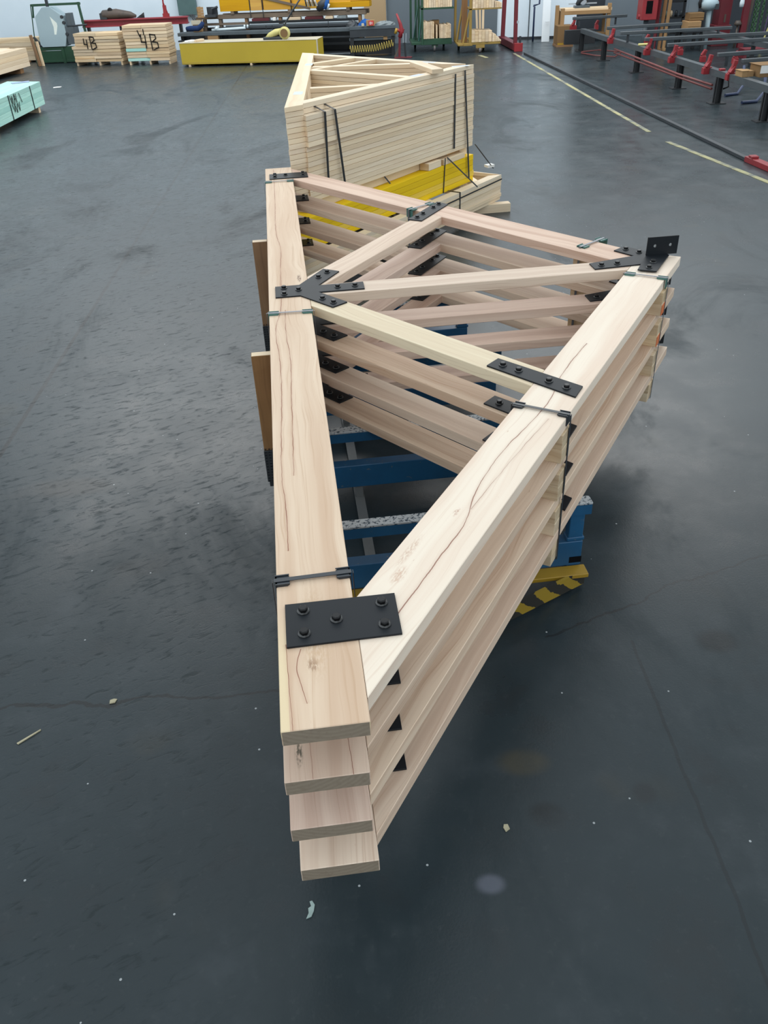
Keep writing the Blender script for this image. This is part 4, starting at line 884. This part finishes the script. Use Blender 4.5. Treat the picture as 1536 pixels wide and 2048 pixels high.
for nm, lb, x, y, z, mat, cat, sz in (('cloth', 'crumpled blue cloth on the machine bed', .12, 21.93, .615, 'blue_cloth', 'cloth', (.19, .11)), ('plastic_wrap', 'crumpled grey plastic on the machine bed', .55, 21.84, .615, 'grey_plastic', 'plastic', (.22, .07)), ('rag_heap', 'dark rag heap at the left end of the machine bed', -.20, 21.82, .615, 'steel_dark', 'cloth', (.14, .11))):
    m = MB(); n = 12; R = []
    for j in range(4):
        rr = (1, .85, .5, .12)[j]; R.append([(sz[0]*rr*(1+random.uniform(-.2, .2))*math.cos(2*PI*k/n), .13*rr*(1+random.uniform(-.2, .2))*math.sin(2*PI*k/n), sz[1]*(0, .5, .85, 1)[j]*(1+random.uniform(-.25, .25))) for k in range(n)])
    for A, B in zip(R, R[1:]):
        for k in range(n): m.face([A[k], A[(k+1) % n], B[(k+1) % n], B[k]])
    m.face(R[-1]); m.face(R[0][::-1]); o = m.build(nm, mat); o.location = (x, y, z); tag(o, lb, cat)
bx = thing('carton', 'small brown carton with red label on the machine bed', 'carton', (.24, 21.66, .616), -.03)
m = MB(); m.box(-.11, .08, -.05, .05, 0, .115); m.build('box', 'cardboard', bx, .003); m = MB(); m.box(-.055, .055, -.053, -.0505, .01, .105); m.build('red_label', 'label_red', bx)
m = MB(); ribbon(m, [(-.03, -.053, .035), (-.03, -.053, .08), (-.005, -.053, .08), (-.005, -.053, .035), (-.03, -.053, .035)], .010, (0, -1, 0)); ribbon(m, [(.022, -.053, .035), (.022, -.053, .08)], .010, (0, -1, 0)); m.build('label_digits', 'label_white', bx)
m = MB(); m.box(-.03, .03, -.04, .04, 0, .05); m.box(-.02, .02, -.03, .03, .05, .055); o = m.build('carton', 'yellow_pack_top', None, .003); o.location = (.05, 21.66, .616); tag(o, 'tiny cream carton left of the red labelled carton', 'carton')
# red lever stand
lv = thing('lever_stand', 'dark red foot lever stand with yellow grip right of the machine bed', 'lever', (.86, 21.2, 0), 0)
m = MB(); m.prism([(-.14, -.1), (.25, -.14), (.27, .02), (-.12, .1)], 0, .02); m.build('base', 'red_dark', lv, .003); m = MB(); m.bar((-.02, 0, .02), (.0, 0, .42), .06, .05); m.build('column', 'red_dark', lv); m = MB(); m.bar((-.12, -.02, .02), (-.02, 0, .2), .05, .03); m.build('brace', 'copper_dark', lv)
m = MB(); m.tube([(.0, 0, .40), (.05, 0, .52), (.02, 0, .66), (-.06, 0, .86)], [.045, .05, .035, .02], 8); m.tube([(.04, 0, .5), (.10, 0, .56)], .02, 6); m.tube([(.03, 0, .50), (-.06, -.02, .56)], .03, 8); m.build('lever_arm', 'red', lv); m = MB(); m.tube([(-.10, -.03, .48), (-.06, -.03, .58)], .03, 8); m.build('grip', 'yellow_steel', lv)
m = MB(); m.bar((.12, -.05, .02), (.10, -.05, .30), .07, .04); m.build('damper', 'post_black', lv); m = MB(); m.bar((.07, -.07, .30), (.07, -.07, .48), .012, .012); m.bar((.13, -.07, .30), (.14, -.07, .48), .012, .012); m.build('chrome_rod', 'chrome', lv)
# tan board against the wall
m = MB(); m.box(-.29, .26, -.03, 0, .0, 2.4); m.box(.24, .262, -.034, -.03, 0, 2.4); o = m.build('tan_board', 'mdf', None, .004); o.location = (.40, 24.33, 0); o.rotation_euler = (0, 0, -.15); tag(o, 'tall tan board leaning at the wall left of the grey door', 'board')

# trolleys
def wheel(par, x, y, r=.085, mat='wheel_grey'):
    m = MB(); m.lathe([(r*.5, -.025), (r, -.02), (r, .02), (r*.5, .025)], (x, y, r), 16, axis=0); return m.build('caster', mat, par)
gt = thing('green_stillage_trolley', 'dark green timber trolley holding two shelves of upright offcuts', 'trolley', (1.45, 22.1, 0), 0)
m = MB(); m.box(0, .66, 0, .05, .14, .265); m.box(0, .66, 1.0, 1.05, .14, .265); m.box(-.28, 0, .0, 1.1, .15, .20); m.box(0, .66, .05, 1.0, .20, .255); m.build('deck', 'green', gt, .004)
m = MB(); m.box(-.05, .0, -.01, .05, .14, 2.2); m.build('post', 'green', gt, .003)
for x, y in ((-.24, 1.05), (-.14, .7), (-.09, .35)): m = MB(); m.bar((x, y, .2), (x+.02, y, 2.2), .05, .05); m.build('post', 'green', gt, .003)
m = MB(); m.bar((-.10, .1, .22), (-.02, .02, .95), .03, .03); m.bar((-.20, .6, .22), (-.09, .35, .95), .03, .03); m.build('stay', 'guard_green', gt)
m = MB(); m.box(-.05, .70, -.01, .9, .85, .885); m.build('shelf', 'green', gt, .003)
m = MB(); m.box(.20, .34, .03, .12, .09, .14); m.build('caster_fork', 'green', gt)
wheel(gt, .26, .07, .07); wheel(gt, -.15, .9, .08, 'rubber'); wheel(gt, .55, .95, .08, 'rubber')
def upright_offcuts(label, base, x0, xs, n, hs, d=.5, grp='offcut bundles on the trolleys', mat='dunnage'):
    t = thing('offcut_bundle', label, 'timber pack', base, 0, grp)
    w = xs/n
    for i in range(n):
        h = hs(i)
        if h <= 0: continue
        m = MB(); m.box(x0+i*w, x0+(i+1)*w-.003, random.uniform(-.008, .008), d, 0, h, 1, 0); m.build('board', mat, t, .002)
    return t
upright_offcuts('left offcut bundle on the lower deck of the green trolley', (1.45, 22.09, .266), .0, .25, 6, lambda i: .34+random.uniform(-.01, .01))
upright_offcuts('middle offcuts, tall at back and loose, on the green trolley deck', (1.45, 22.12, .266), .25, .16, 4, lambda i: (.0, .27, .0, .27)[i], .25)
upright_offcuts('right offcut bundle on the lower deck of the green trolley', (1.45, 22.09, .266), .41, .23, 6, lambda i: .27+random.uniform(-.01, .01))
upright_offcuts('pale board bundle on the upper shelf of the green trolley', (1.45, 22.09, .886), .02, .64, 12, lambda i: .34+random.uniform(-.01, .01))
m = MB(); m.box(0, .16, 0, .2, 0, .08); m.box(.0, .15, -.005, 0, .01, .07); o = m.build('carton', 'cardboard', None, .004); o.location = (1.68, 22.4, .256+.275); tag(o, 'brown carton behind the loose offcuts on the green trolley', 'carton')
m = MB(); m.box(0, .16, 0, .2, 0, .273); m.box(.0, .15, -.005, 0, .01, .07); o = m.build('offcut', 'cardboard_dark', None, .004); o.location = (1.68, 22.4, .2565); tag(o, 'dark stacked offcut block beneath the brown carton on the green trolley', 'offcut')
yt = thing('mustard_stillage_trolley', 'mustard yellow timber trolley with splayed posts and two loaded shelves', 'trolley', (2.49, 21.4, 0), 0)
m = MB(); m.box(-.0, .66, 0, .06, .165, .215); m.box(-.30, 0, .02, 1.0, .15, .19); m.box(0, .66, .06, 1.2, .19, .212); m.box(-.18, .02, -.02, .06, .15, .20); m.build('deck', 'yellow_trolley', yt, .004)
m = MB(); m.box(-.06, .0, -.01, .05, .2, 2.2); m.build('post', 'yellow_trolley', yt, .003); m = MB(); m.bar((-.28, 1.0, .17), (-.26, 1.0, 2.2), .10, .05); m.build('post', 'yellow_trolley', yt, .003)
m = MB(); m.bar((-.28, .55, .19), (-.16, .45, .95), .03, .04); m.bar((-.18, .1, .19), (-.05, .03, .80), .03, .04); m.build('stay', 'yellow_trolley', yt); m = MB(); m.box(-.2, -.07, .30, .34, .2, 1.2); m.build('side_board', 'brown', yt)
m = MB(); m.box(-.06, .66, -.01, .7, .845, .872); m.build('shelf', 'yellow_trolley', yt, .003); m = MB(); m.prism([(.10, .0), (.30, .0), (.28, .1), (.12, .1)], .10, .165); m.build('caster_fork', 'yellow_trolley', yt)
wheel(yt, .20, .05, .06); wheel(yt, .36, .7, .09, 'rubber'); wheel(yt, -.2, .9, .09, 'rubber')
upright_offcuts('square offcut bundle on the lower deck of the mustard trolley', (2.49, 21.39, .216), .0, .46, 6, lambda i: .23-(.012 if i > 2 else 0), .5)
upright_offcuts('sloping short offcuts at the right of the mustard trolley deck', (2.49, 21.39, .2155), .47, .20, 5, lambda i: (.16, .14, .10, .07, .03)[i], .3)
upright_offcuts('board bundle on the upper shelf of the mustard trolley', (2.49, 21.39, .873), .01, .48, 8, lambda i: .25+random.uniform(-.02, .02), .5)
upright_offcuts('low board end on the right of the mustard upper shelf', (2.49, 21.39, .8735), .50, .16, 4, lambda i: .12-.01*i, .4)
ln = thing('leaning_boards', 'three thin pale boards leaning behind the mustard trolley', 'boards', (2.78, 22.8, 0), 0)
for i in range(3): m = MB(); m.bar((.02+i*.06, 0, .0), (-.03+i*.09, .1, 1.0), .05, .02); m.build('board', 'dunnage', ln)

# red gantry
gn = thing('red_gantry', 'dark red gantry frame with splayed posts on a long base rail', 'gantry', (3.54, 21.32, 0), 0)
m = MB(); m.bar((-.02, .04, .085), (-.10, 1.9, .085), .16, .14); m.build('base_rail', 'red_dark', gn, .006); m = MB(); m.box(-.09, .10, -.03, .03, 0, .17); m.build('end_plate', 'red', gn, .004)
m = MB(); m.bar((-.055, .1, .15), (-.10, .1, 2.6), .08, .08); m.build('post', 'red_dark', gn, .003); m = MB(); m.bar((-.10, 1.75, .15), (-.05, 1.75, 2.6), .09, .09); m.build('post', 'red_dark', gn, .003)
m = MB(); m.box(.02, .06, -.02, .06, .17, .30); m.build('stop_bracket', 'steel_dark', gn); m = MB(); m.box(-.045, .0, .05, .06, .55, .6); m.build('clip', 'chrome', gn)
# floor rail beside the yellow line
fr = thing('floor_rail', 'long dark floor rail with red end stop beside the yellow line', 'rail', (0, 0, 0), 0)
m = MB(); m.bar((3.60, 20.75, .02), (4.31, 9.87, .02), .055, .04); m.build('rail', 'steel_dark', fr, .004); m = MB(); m.bar((4.31, 9.87, .03), (4.42, 8.9, .03), .09, .06); m.box(4.28, 4.36, 9.7, 9.8, .06, .085); m.build('end_stop', 'red', fr, .004)
# white panel, pipe, work bench
m = MB(); m.bar((4.47, 22.98, 0), (4.50, 23.35, 2.6), .19, .03, (0, -1, 0)); m.box(4.44, 4.54, 22.95, 22.97, .42, .44); o = m.build('white_panel', 'white', None, .004); tag(o, 'narrow white panel leaning at the wall by the timber work bench', 'panel')
m = MB(); m.tube([(4.20, 23.3, .75), (4.22, 23.28, .72), (4.22, 23.28, .0)], .022, 8); m.tube([(4.20, 23.3, .75), (4.34, 23.33, .78), (4.36, 23.33, 1.6)], .022, 8); tag(m.build('drain_pipe', 'hose_blue'), 'dark blue bent pipe on the wall left of the white panel', 'pipe')
wb = thing('timber_work_bench', 'tan timber work bench behind the roller frame', 'bench', (5.25, 22.6, 0), -.03)
m = MB(); m.box(-.5, .65, -.1, .4, .64, .70); m.build('top', 'dunnage', wb, .004); m = MB(); m.box(-.5, .62, -.12, -.10, .58, .66); m.build('front_rail', 'cardboard', wb, .003)
for x in (-.62, .60): m = MB(); m.box(x-.04, x+.04, -.1, -.02, 0, .78); m.build('leg', 'cardboard', wb, .003)
for x in (-.5, .58): m = MB(); m.box(x-.03, x+.03, .3, .38, 0, .66); m.build('leg', 'cardboard_dark', wb, .003)
m = MB(); m.box(-.5, .58, -.05, .35, .15, .18); m.build('shelf', 'cardboard_dark', wb)
ms = thing('mitre_saw', 'grey mitre saw with wing fences on the timber work bench', 'power tool', (5.2, 22.7, .701), -.03)
m = MB(); m.box(-.15, .2, -.12, .1, 0, .05); m.build('base', 'steel_mid', ms, .006); m = MB(); m.tube([(-.08, 0, .05), (-.02, 0, .16), (.08, .02, .2), (.16, 0, .12)], [.05, .07, .08, .05], 10); m.build('head', 'steel_dark', ms); m = MB(); m.box(-.28, .38, .0, .02, .07, .10); m.build('fence', 'chrome', ms); m = MB(); m.lathe([(.07, -.01), (.09, 0), (.07, .01)], (.05, -.04, .13), 16, axis=1); m.build('blade_guard', 'chrome', ms)
br_ = thing('brown_shop_bin', 'brown timber side bin left of the roller frame', 'bin', (4.62, 22.0, 0), 0)
m = MB(); m.box(-.1, .25, -.2, .2, .04, .42); m.build('box', 'cardboard_dark', br_, .004); m = MB(); m.box(-.02, .06, -.05, .03, .42, .75); m.build('upright', 'cardboard', br_); m = MB(); m.box(-.09, .06, -.215, -.2, .03, .08); m.build('yellow_edge', 'yellow_steel', br_); m = MB(); m.box(-.12, .27, -.22, .22, 0, .04); m.build('base', 'brown', br_)

# roller frame: longitudinal beam on black posts, red stops, cross rails
rf = thing('roller_frame', 'long grey roller frame on black posts with red stops along the right side', 'roller frame', (0, 0, 0), 0)
PT = ((4.851, 20.766), (4.928, 19.087), (5.076, 17.183), (5.198, 15.143), (5.285, 13.598), (5.374, 12.083), (5.46, 10.5))
m = MB()
for a, b in zip(PT, PT[1:]): m.bar((a[0], a[1], .40), (b[0], b[1], .40), .10, .085)
m.build('long_beam', 'steel_rail', rf)
m = MB(); m.bar((7.06, 19.4, .40), (7.5, 12.0, .40), .10, .085); m.build('long_beam', 'steel_rail', rf)
for i, (x, y) in enumerate(PT):
    m = MB(); m.box(x-.045, x+.045, y-.012, y+.012, .012, .357); m.box(x-.045, x-.033, y-.05, y+.05, .012, .357); m.box(x+.033, x+.045, y-.05, y+.05, .012, .357); po = m.build('post', 'post_black', rf)
    m = MB(); m.box(x-.12, x+.12, y-.09, y+.09, 0, .012); m.build('foot_plate', 'post_black', po)
    if i in (2, 3, 5):
        m = MB(); m.box(7.06+(19.4-y)*.0595-.03, 7.06+(19.4-y)*.0595+.03, y-.03, y+.03, 0, .357); m.build('back_post', 'post_black', rf)
def red_stop(x, y, z=.443, s=1.0):
    m = MB(); m.box(x-.07*s, x+.07*s, y-.05, y+.05, z-.085, z); 
    m.prism([(x-.055*s, y-.04), (x+.055*s, y-.04), (x+.055*s, y+.04), (x-.055*s, y+.04)], z, z+.012)
    m.bar((x-.0, y, z+.01), (x+.03, y, z+.17*s), .07*s, .05); m.bar((x-.03, y, z+.01), (x+.02, y, z+.09), .12*s, .03)
    return m.build('red_stop', 'red', rf, .003)
for (x, y) in ((4.80, 21.5), (4.90, 18.5), (5.04, 16.5), (5.12, 15.35), (5.20, 13.95), (5.30, 13.25)): red_stop(x, y)
for (x, y) in ((5.45, 18.0), (5.55, 16.3), (5.60, 15.3), (5.98, 14.9), (5.30, 21.4)): red_stop(x, y, .44, .55)
for (a, b) in (((4.72, 21.25), (5.95, 21.35)), ((4.86, 18.75), (6.40, 18.95)), ((4.85, 17.7), (6.95, 17.75)), ((4.96, 16.5), (7.15, 16.55)), ((5.05, 15.5), (7.2, 15.70)), ((5.34, 13.99), (7.3, 14.35)), ((5.40, 13.2), (7.4, 13.60))):
    m = MB(); m.bar((a[0], a[1], .60), (b[0], b[1], .60), .065, .055); r = m.build('cross_rail', 'steel_rail', rf, .006)
    m = MB(); m.bar((a[0]+.15, a[1]+.01, .44), (a[0]+.15, a[1]+.01, .575), .04, .03); m.bar((b[0]-.25, b[1]-.02, .44), (b[0]-.25, b[1]-.02, .575), .04, .03); m.build('rail_bracket', 'steel_dark', r)
m = MB(); m.box(4.52, 5.2, 21.0, 21.1, .12, .40); m.build('end_box', 'post_black', rf, .004)
m = MB(); m.tube([(4.93, 18.3, .28), (4.97, 16.5, .28), (5.09, 14.9, .245), (5.20, 13.65, .245)], .018, 8); m.build('air_pipe', 'red_pipe', rf); m = MB(); m.tube([(4.93, 18.3, .22), (4.97, 16.5, .23), (5.09, 14.9, .205), (5.20, 13.65, .195)], .018, 8); m.build('air_pipe', 'red_pipe', rf)
m = MB(); m.tube([(4.75, 20.3, .02), (4.9, 19.7, .03), (5.25, 19.4, .02), (5.5, 19.8, .06), (5.2, 20.6, .03), (4.80, 20.5, .02)], .014, 6); tag(m.build('air_hose', 'red_pipe'), 'dull red hose looped on the floor by the roller frame posts', 'hose')
m = MB(); m.tube([(5.62, 14.15, .02), (5.85, 14.25, .02), (6.0, 14.45, .10), (6.02, 14.6, .36)], .022, 8); tag(m.build('air_hose', 'hose_blue'), 'dark blue hose curling under the roller frame beside nearest black post', 'hose')
m = MB(); m.tube([(5.60, 13.42, .025), (5.85, 13.50, .02), (6.05, 13.75, .10), (6.12, 14.0, .36)], .022, 8); tag(m.build('air_hose', 'hose_blue'), 'second dark blue hose curling under the roller frame, nearer the camera edge', 'hose')
m = MB(); m.tube([(5.36, 13.65, .33), (5.42, 13.6, .30), (5.43, 13.6, .22), (5.36, 13.62, .19)], .012, 8); tag(m.build('air_hose', 'strap_black'), 'short black hose loop at the nearest red-topped post', 'hose')
m = MB(); m.box(5.245, 5.325, 13.54, 13.62, .35, .47); m.build('red_coupling', 'red', rf, .006)
# cardboard boxes on the beam
cbx = thing('cardboard_box', 'brown cardboard box with white label on the near end of roller frame', 'box', (5.58, 12.9, .4435), .1)
m = MB(); m.box(-.10, .50, -.15, .15, 0, .15); m.box(-.12, .2, -.16, .16, .15, .155); m.build('carton', 'cardboard_dark', cbx, .004); m = MB(); m.box(-.10, .02, -.154, -.150, .05, .15); m.build('label', 'label_white', cbx); m = MB(); m.box(.20, .27, -.154, -.150, .01, .09); m.build('label', 'label_white', cbx)
cb2 = thing('cardboard_box', 'smaller tan cardboard box left of the labelled box on roller frame', 'box', (5.37, 12.95, .4435), .1)
m = MB(); m.box(-.09, .08, -.1, .1, 0, .075); m.box(-.10, .0, -.11, .11, .075, .08); m.box(-.012, -.008, -.102, -.1, 0, .075); m.build('carton', 'cardboard', cb2, .003)
m = MB(); m.prism([(-.09, -.04), (.12, -.03), (.11, .04), (-.08, .05)], 0, .035); o = m.build('rag', 'pale_yellow', None, .01); o.location = (5.12, 17.10, .4435); tag(o, 'pale yellow rag on the roller frame beam above a post', 'cloth')

# dim bay beyond the rollers
rc = thing('red_machine_column', 'red machine column with dark opening and rounded foot in the dim bay', 'machine', (6.05, 20.1, 0), 0)
m = MB(); m.box(-.16, .16, -.08, .3, .60, 2.0); m.build('column', 'red', rc, .01); m = MB(); m.lathe([(.06, .60), (.17, .62), (.18, .70)], (.0, .1, 0), 16); m.build('rounded_foot', 'red', rc); m = MB(); m.box(-.08, .05, -.085, -.08, .72, .95); m.build('dark_opening', 'dark_void', rc); m = MB(); m.cyl((0, .1, 0), (0, .1, .60), .05); m.build('stem', 'steel_mid', rc)
for lb, x, mat in (('dark brown board upright right of the red machine column', 6.42, 'brown'), ('tan board upright right of the dark brown board', 6.52, 'cardboard'), ('dark red post between red column and upright boards', 6.30, 'red_dark')):
    m = MB(); m.bar((x-.02, 20.2, 0), (x+.02, 20.25, 1.25), .06, .05); m.box(x-.04, x+.02, 20.16, 20.2, 0, .05); tag(m.build('upright_board', mat, None, .003), lb, 'board')
sh = thing('dark_shelving', 'dark steel shelving with small tools in the dim bay', 'shelving', (6.85, 20.8, 0), 0)
for z in (.25, .55, .85, 1.15): m = MB(); m.box(-.3, .6, -.1, .3, z, z+.03); m.build('shelf', 'post_black', sh)
for x in (-.3, .15, .6): m = MB(); m.box(x-.02, x+.02, -.1, -.06, 0, 1.5); m.build('upright', 'post_black', sh)
for i in range(4): m = MB(); m.lathe([(.03, 0), (.035, .08), (.015, .12)], (-.2+i*.11, .0, .58), 8); m.build('canister', ('wallbox', 'dunnage', 'steel_dark', 'steel_mid')[i], sh)
m = MB(); m.box(6.84, 7.10, 20.10, 20.13, .70, 1.4); m.box(6.84, 6.86, 20.08, 20.13, .70, 1.4); tag(m.build('grey_sheet', 'door_grey', None, .004), 'pale grey sheet standing above the brown cartons in the dim bay', 'sheet')
m = MB(); m.box(6.87, 7.17, 19.9, 20.2, .56, .70); m.box(6.87, 7.17, 19.89, 19.9, .62, .63); tag(m.build('carton', 'cardboard_dark', None, .005), 'upper brown carton under the pale grey sheet', 'carton')
m = MB(); m.box(6.82, 7.10, 19.8, 20.2, .40, .555); m.box(6.82, 7.10, 19.79, 19.8, .47, .48); tag(m.build('carton', 'cardboard', None, .005), 'lower brown carton standing on the dim bay table', 'carton')
tb = thing('dim_bay_table', 'low dark table carrying cartons beyond the roller frame', 'table', (7.2, 20.1, 0), 0)
m = MB(); m.box(-.45, .03, -.35, .3, .36, .399); m.build('table_top', 'steel_dark', tb, .004)
for x in (-.4, -.02):
    for y in (-.3, .25): m = MB(); m.box(x-.03, x+.03, y-.03, y+.03, 0, .36); m.build('leg', 'post_black', tb)
ex = thing('extractor_hood', 'round pale extractor hood hanging over the cartons in the dim bay', 'extractor', (7.32, 20.15, .78), 0)
m = MB(); m.lathe([(.10, -.06), (.19, 0), (.20, .08), (.14, .16)], (0, 0, 0), 18); m.build('hood', 'guard_grey', ex); m = MB(); m.tube([(-.19, -.05, .0), (-.22, -.07, .08), (-.18, -.06, .2)], .03, 8); m.build('black_hose', 'rubber', ex); m = MB(); m.cyl((0, 0, .15), (0, 0, 1.6), .07); m.build('duct', 'guard_grey', ex); m = MB(); m.box(.08, .15, -.21, -.19, -.04, .06); m.build('clip', 'steel_dark', ex); m = MB(); m.cyl((0.05, 0, -.779), (0.03, 0, -.05), .05); m.build('stand', 'guard_grey', ex)
rcab = thing('red_tool_cabinet', 'dark red tool cabinet in the dim bay beside the extractor hood', 'cabinet', (7.86, 20.65, 0), 0)
m = MB(); m.box(-.13, .12, -.1, .3, .40, 1.5); m.build('body', 'red_dark', rcab, .006); m = MB(); m.box(-.22, .15, -.14, .3, .0, .40); m.build('base', 'red_dark', rcab, .006); m = MB(); m.box(-.02, .02, -.11, -.1, .45, .6); m.build('handle', 'copper_dark', rcab)
rp = thing('red_post', 'tall red steel post with slanted side plate in the dim bay', 'post', (8.12, 20.1, 0), 0)
m = MB(); m.box(-.07, .05, -.05, .05, 0, 2.0); m.build('post', 'red_dark', rp, .003); m = MB(); m.bar((.06, 0, .3), (.13, 0, 1.4), .03, .06); m.build('side_plate', 'copper_dark', rp); m = MB(); m.lathe([(.06, 0), (.08, .03), (.05, .09)], (-.14, -.02, .42), 10); m.build('valve', 'copper_dark', rp); m = MB(); m.cyl((-.14, -.02, 0), (-.14, -.02, .42), .02); m.build('valve_stem', 'copper_dark', rp)
m = MB(); m.tube([(7.92, 19.9, .77), (7.92, 19.9, .84), (7.93, 19.9, 1.1)], [.045, .05, .012], 8); tag(m.build('hanging_lamp', 'white_pipe'), 'small white pendant bottle hanging in front of the red post', 'fitting')
link = None
for c_i, (x, y, z1, n) in enumerate(((8.24, 19.8, .95, 16), (8.36, 19.85, .98, 15), (8.30, 20.1, 1.0, 16), (8.50, 19.9, .95, 14))):
    ch = thing('hanging_chain', ('green', 'second green', 'third green, set further back,', 'rightmost green')[c_i] + ' chain hanging right of the red post', 'chain', (x, y, 0), 0, 'green chains in the dim bay')
    for i in range(n):
        if link is None:
            m = MB(); P = []
            for k in range(13):
                a = 2*PI*k/12; P.append((.022*math.cos(a), 0, .032*math.sin(a)))
            m.tube(P, .008, 5, False); link = m.build('link', 'chain_green', ch); o = link
        else: o = clone(link, ch)
        o.location = (0, 0, z1-i*.046); o.rotation_euler = (0, 0, (i % 2)*PI/2)
m = MB(); m.bar((8.45, 19.8, .28), (8.50, 19.8, 1.1), .04, .01); m.box(8.43, 8.47, 19.79, 19.81, .26, .30); tag(m.build('lifting_sling', 'purple'), 'purple lifting sling hanging beside the green chains', 'sling')
m = MB(); m.bar((8.30, 19.4, .20), (8.36, 19.4, .42), .03, .02); m.bar((8.30, 19.4, .20), (8.26, 19.38, 0.0), .02, .02); tag(m.build('yellow_lever', 'pale_yellow'), 'pale yellow lever below the green chains', 'lever')
m = MB(); m.box(7.5, 8.3, 18.3, 18.6, .10, .17); m.box(7.5, 7.56, 18.3, 18.6, 0, .10); m.box(8.24, 8.3, 18.3, 18.6, 0, .10); tag(m.build('red_floor_tray', 'red_dark', None, .004), 'low dark red tray on the floor beyond the rollers', 'tray')

# ------------------------------------------------------------------ litter on the floor
def chip(name, pts, loc, rz, mat, label, cat, t=.004):
    m = MB(); m.prism(pts, .0005, t, end=0); o = m.build(name, mat); o.location = (*loc, 0); o.rotation_euler = (0, 0, rz); return tag(o, label, cat)
chip('fallen_leaf', [(-.010, -.026), (.004, -.020), (.010, -.004), (.012, .014), (.004, .026), (-.003, .024), (.002, .010), (-.006, .004), (-.004, -.010)], (-.262, 1.288), 0, 'leaf', 'pale green leaf scrap on the floor near the chord ends', 'leaf')
chip('wood_chip', [(-.013, -.008), (.006, -.010), (.015, .004), (.004, .010), (-.010, .008)], (-1.02, 2.115), .3, 'chip', 'pale wood chip on the floor left of the near chord ends', 'chip')
chip('thin_stick', [(-.040, -.004), (.045, -.003), (.046, .002), (-.041, .004)], (-1.28, 1.965), .75, 'chip', 'thin grey stick on the floor at the left picture edge', 'stick')
chip('wood_chip', [(-.010, -.012), (.006, -.010), (.010, .006), (.0, .012), (-.008, .004)], (.327, 1.52), .5, 'chip', 'ochre wood chip on the floor right of the near chord ends', 'chip')
chip('paper_scrap', [(-.09, -.06), (.05, -.08), (.1, .02), (.02, .06), (-.06, .05)], (-6.25, 19.0), .5, 'label_white', 'white paper scrap on the floor before the left offcut pack', 'paper')
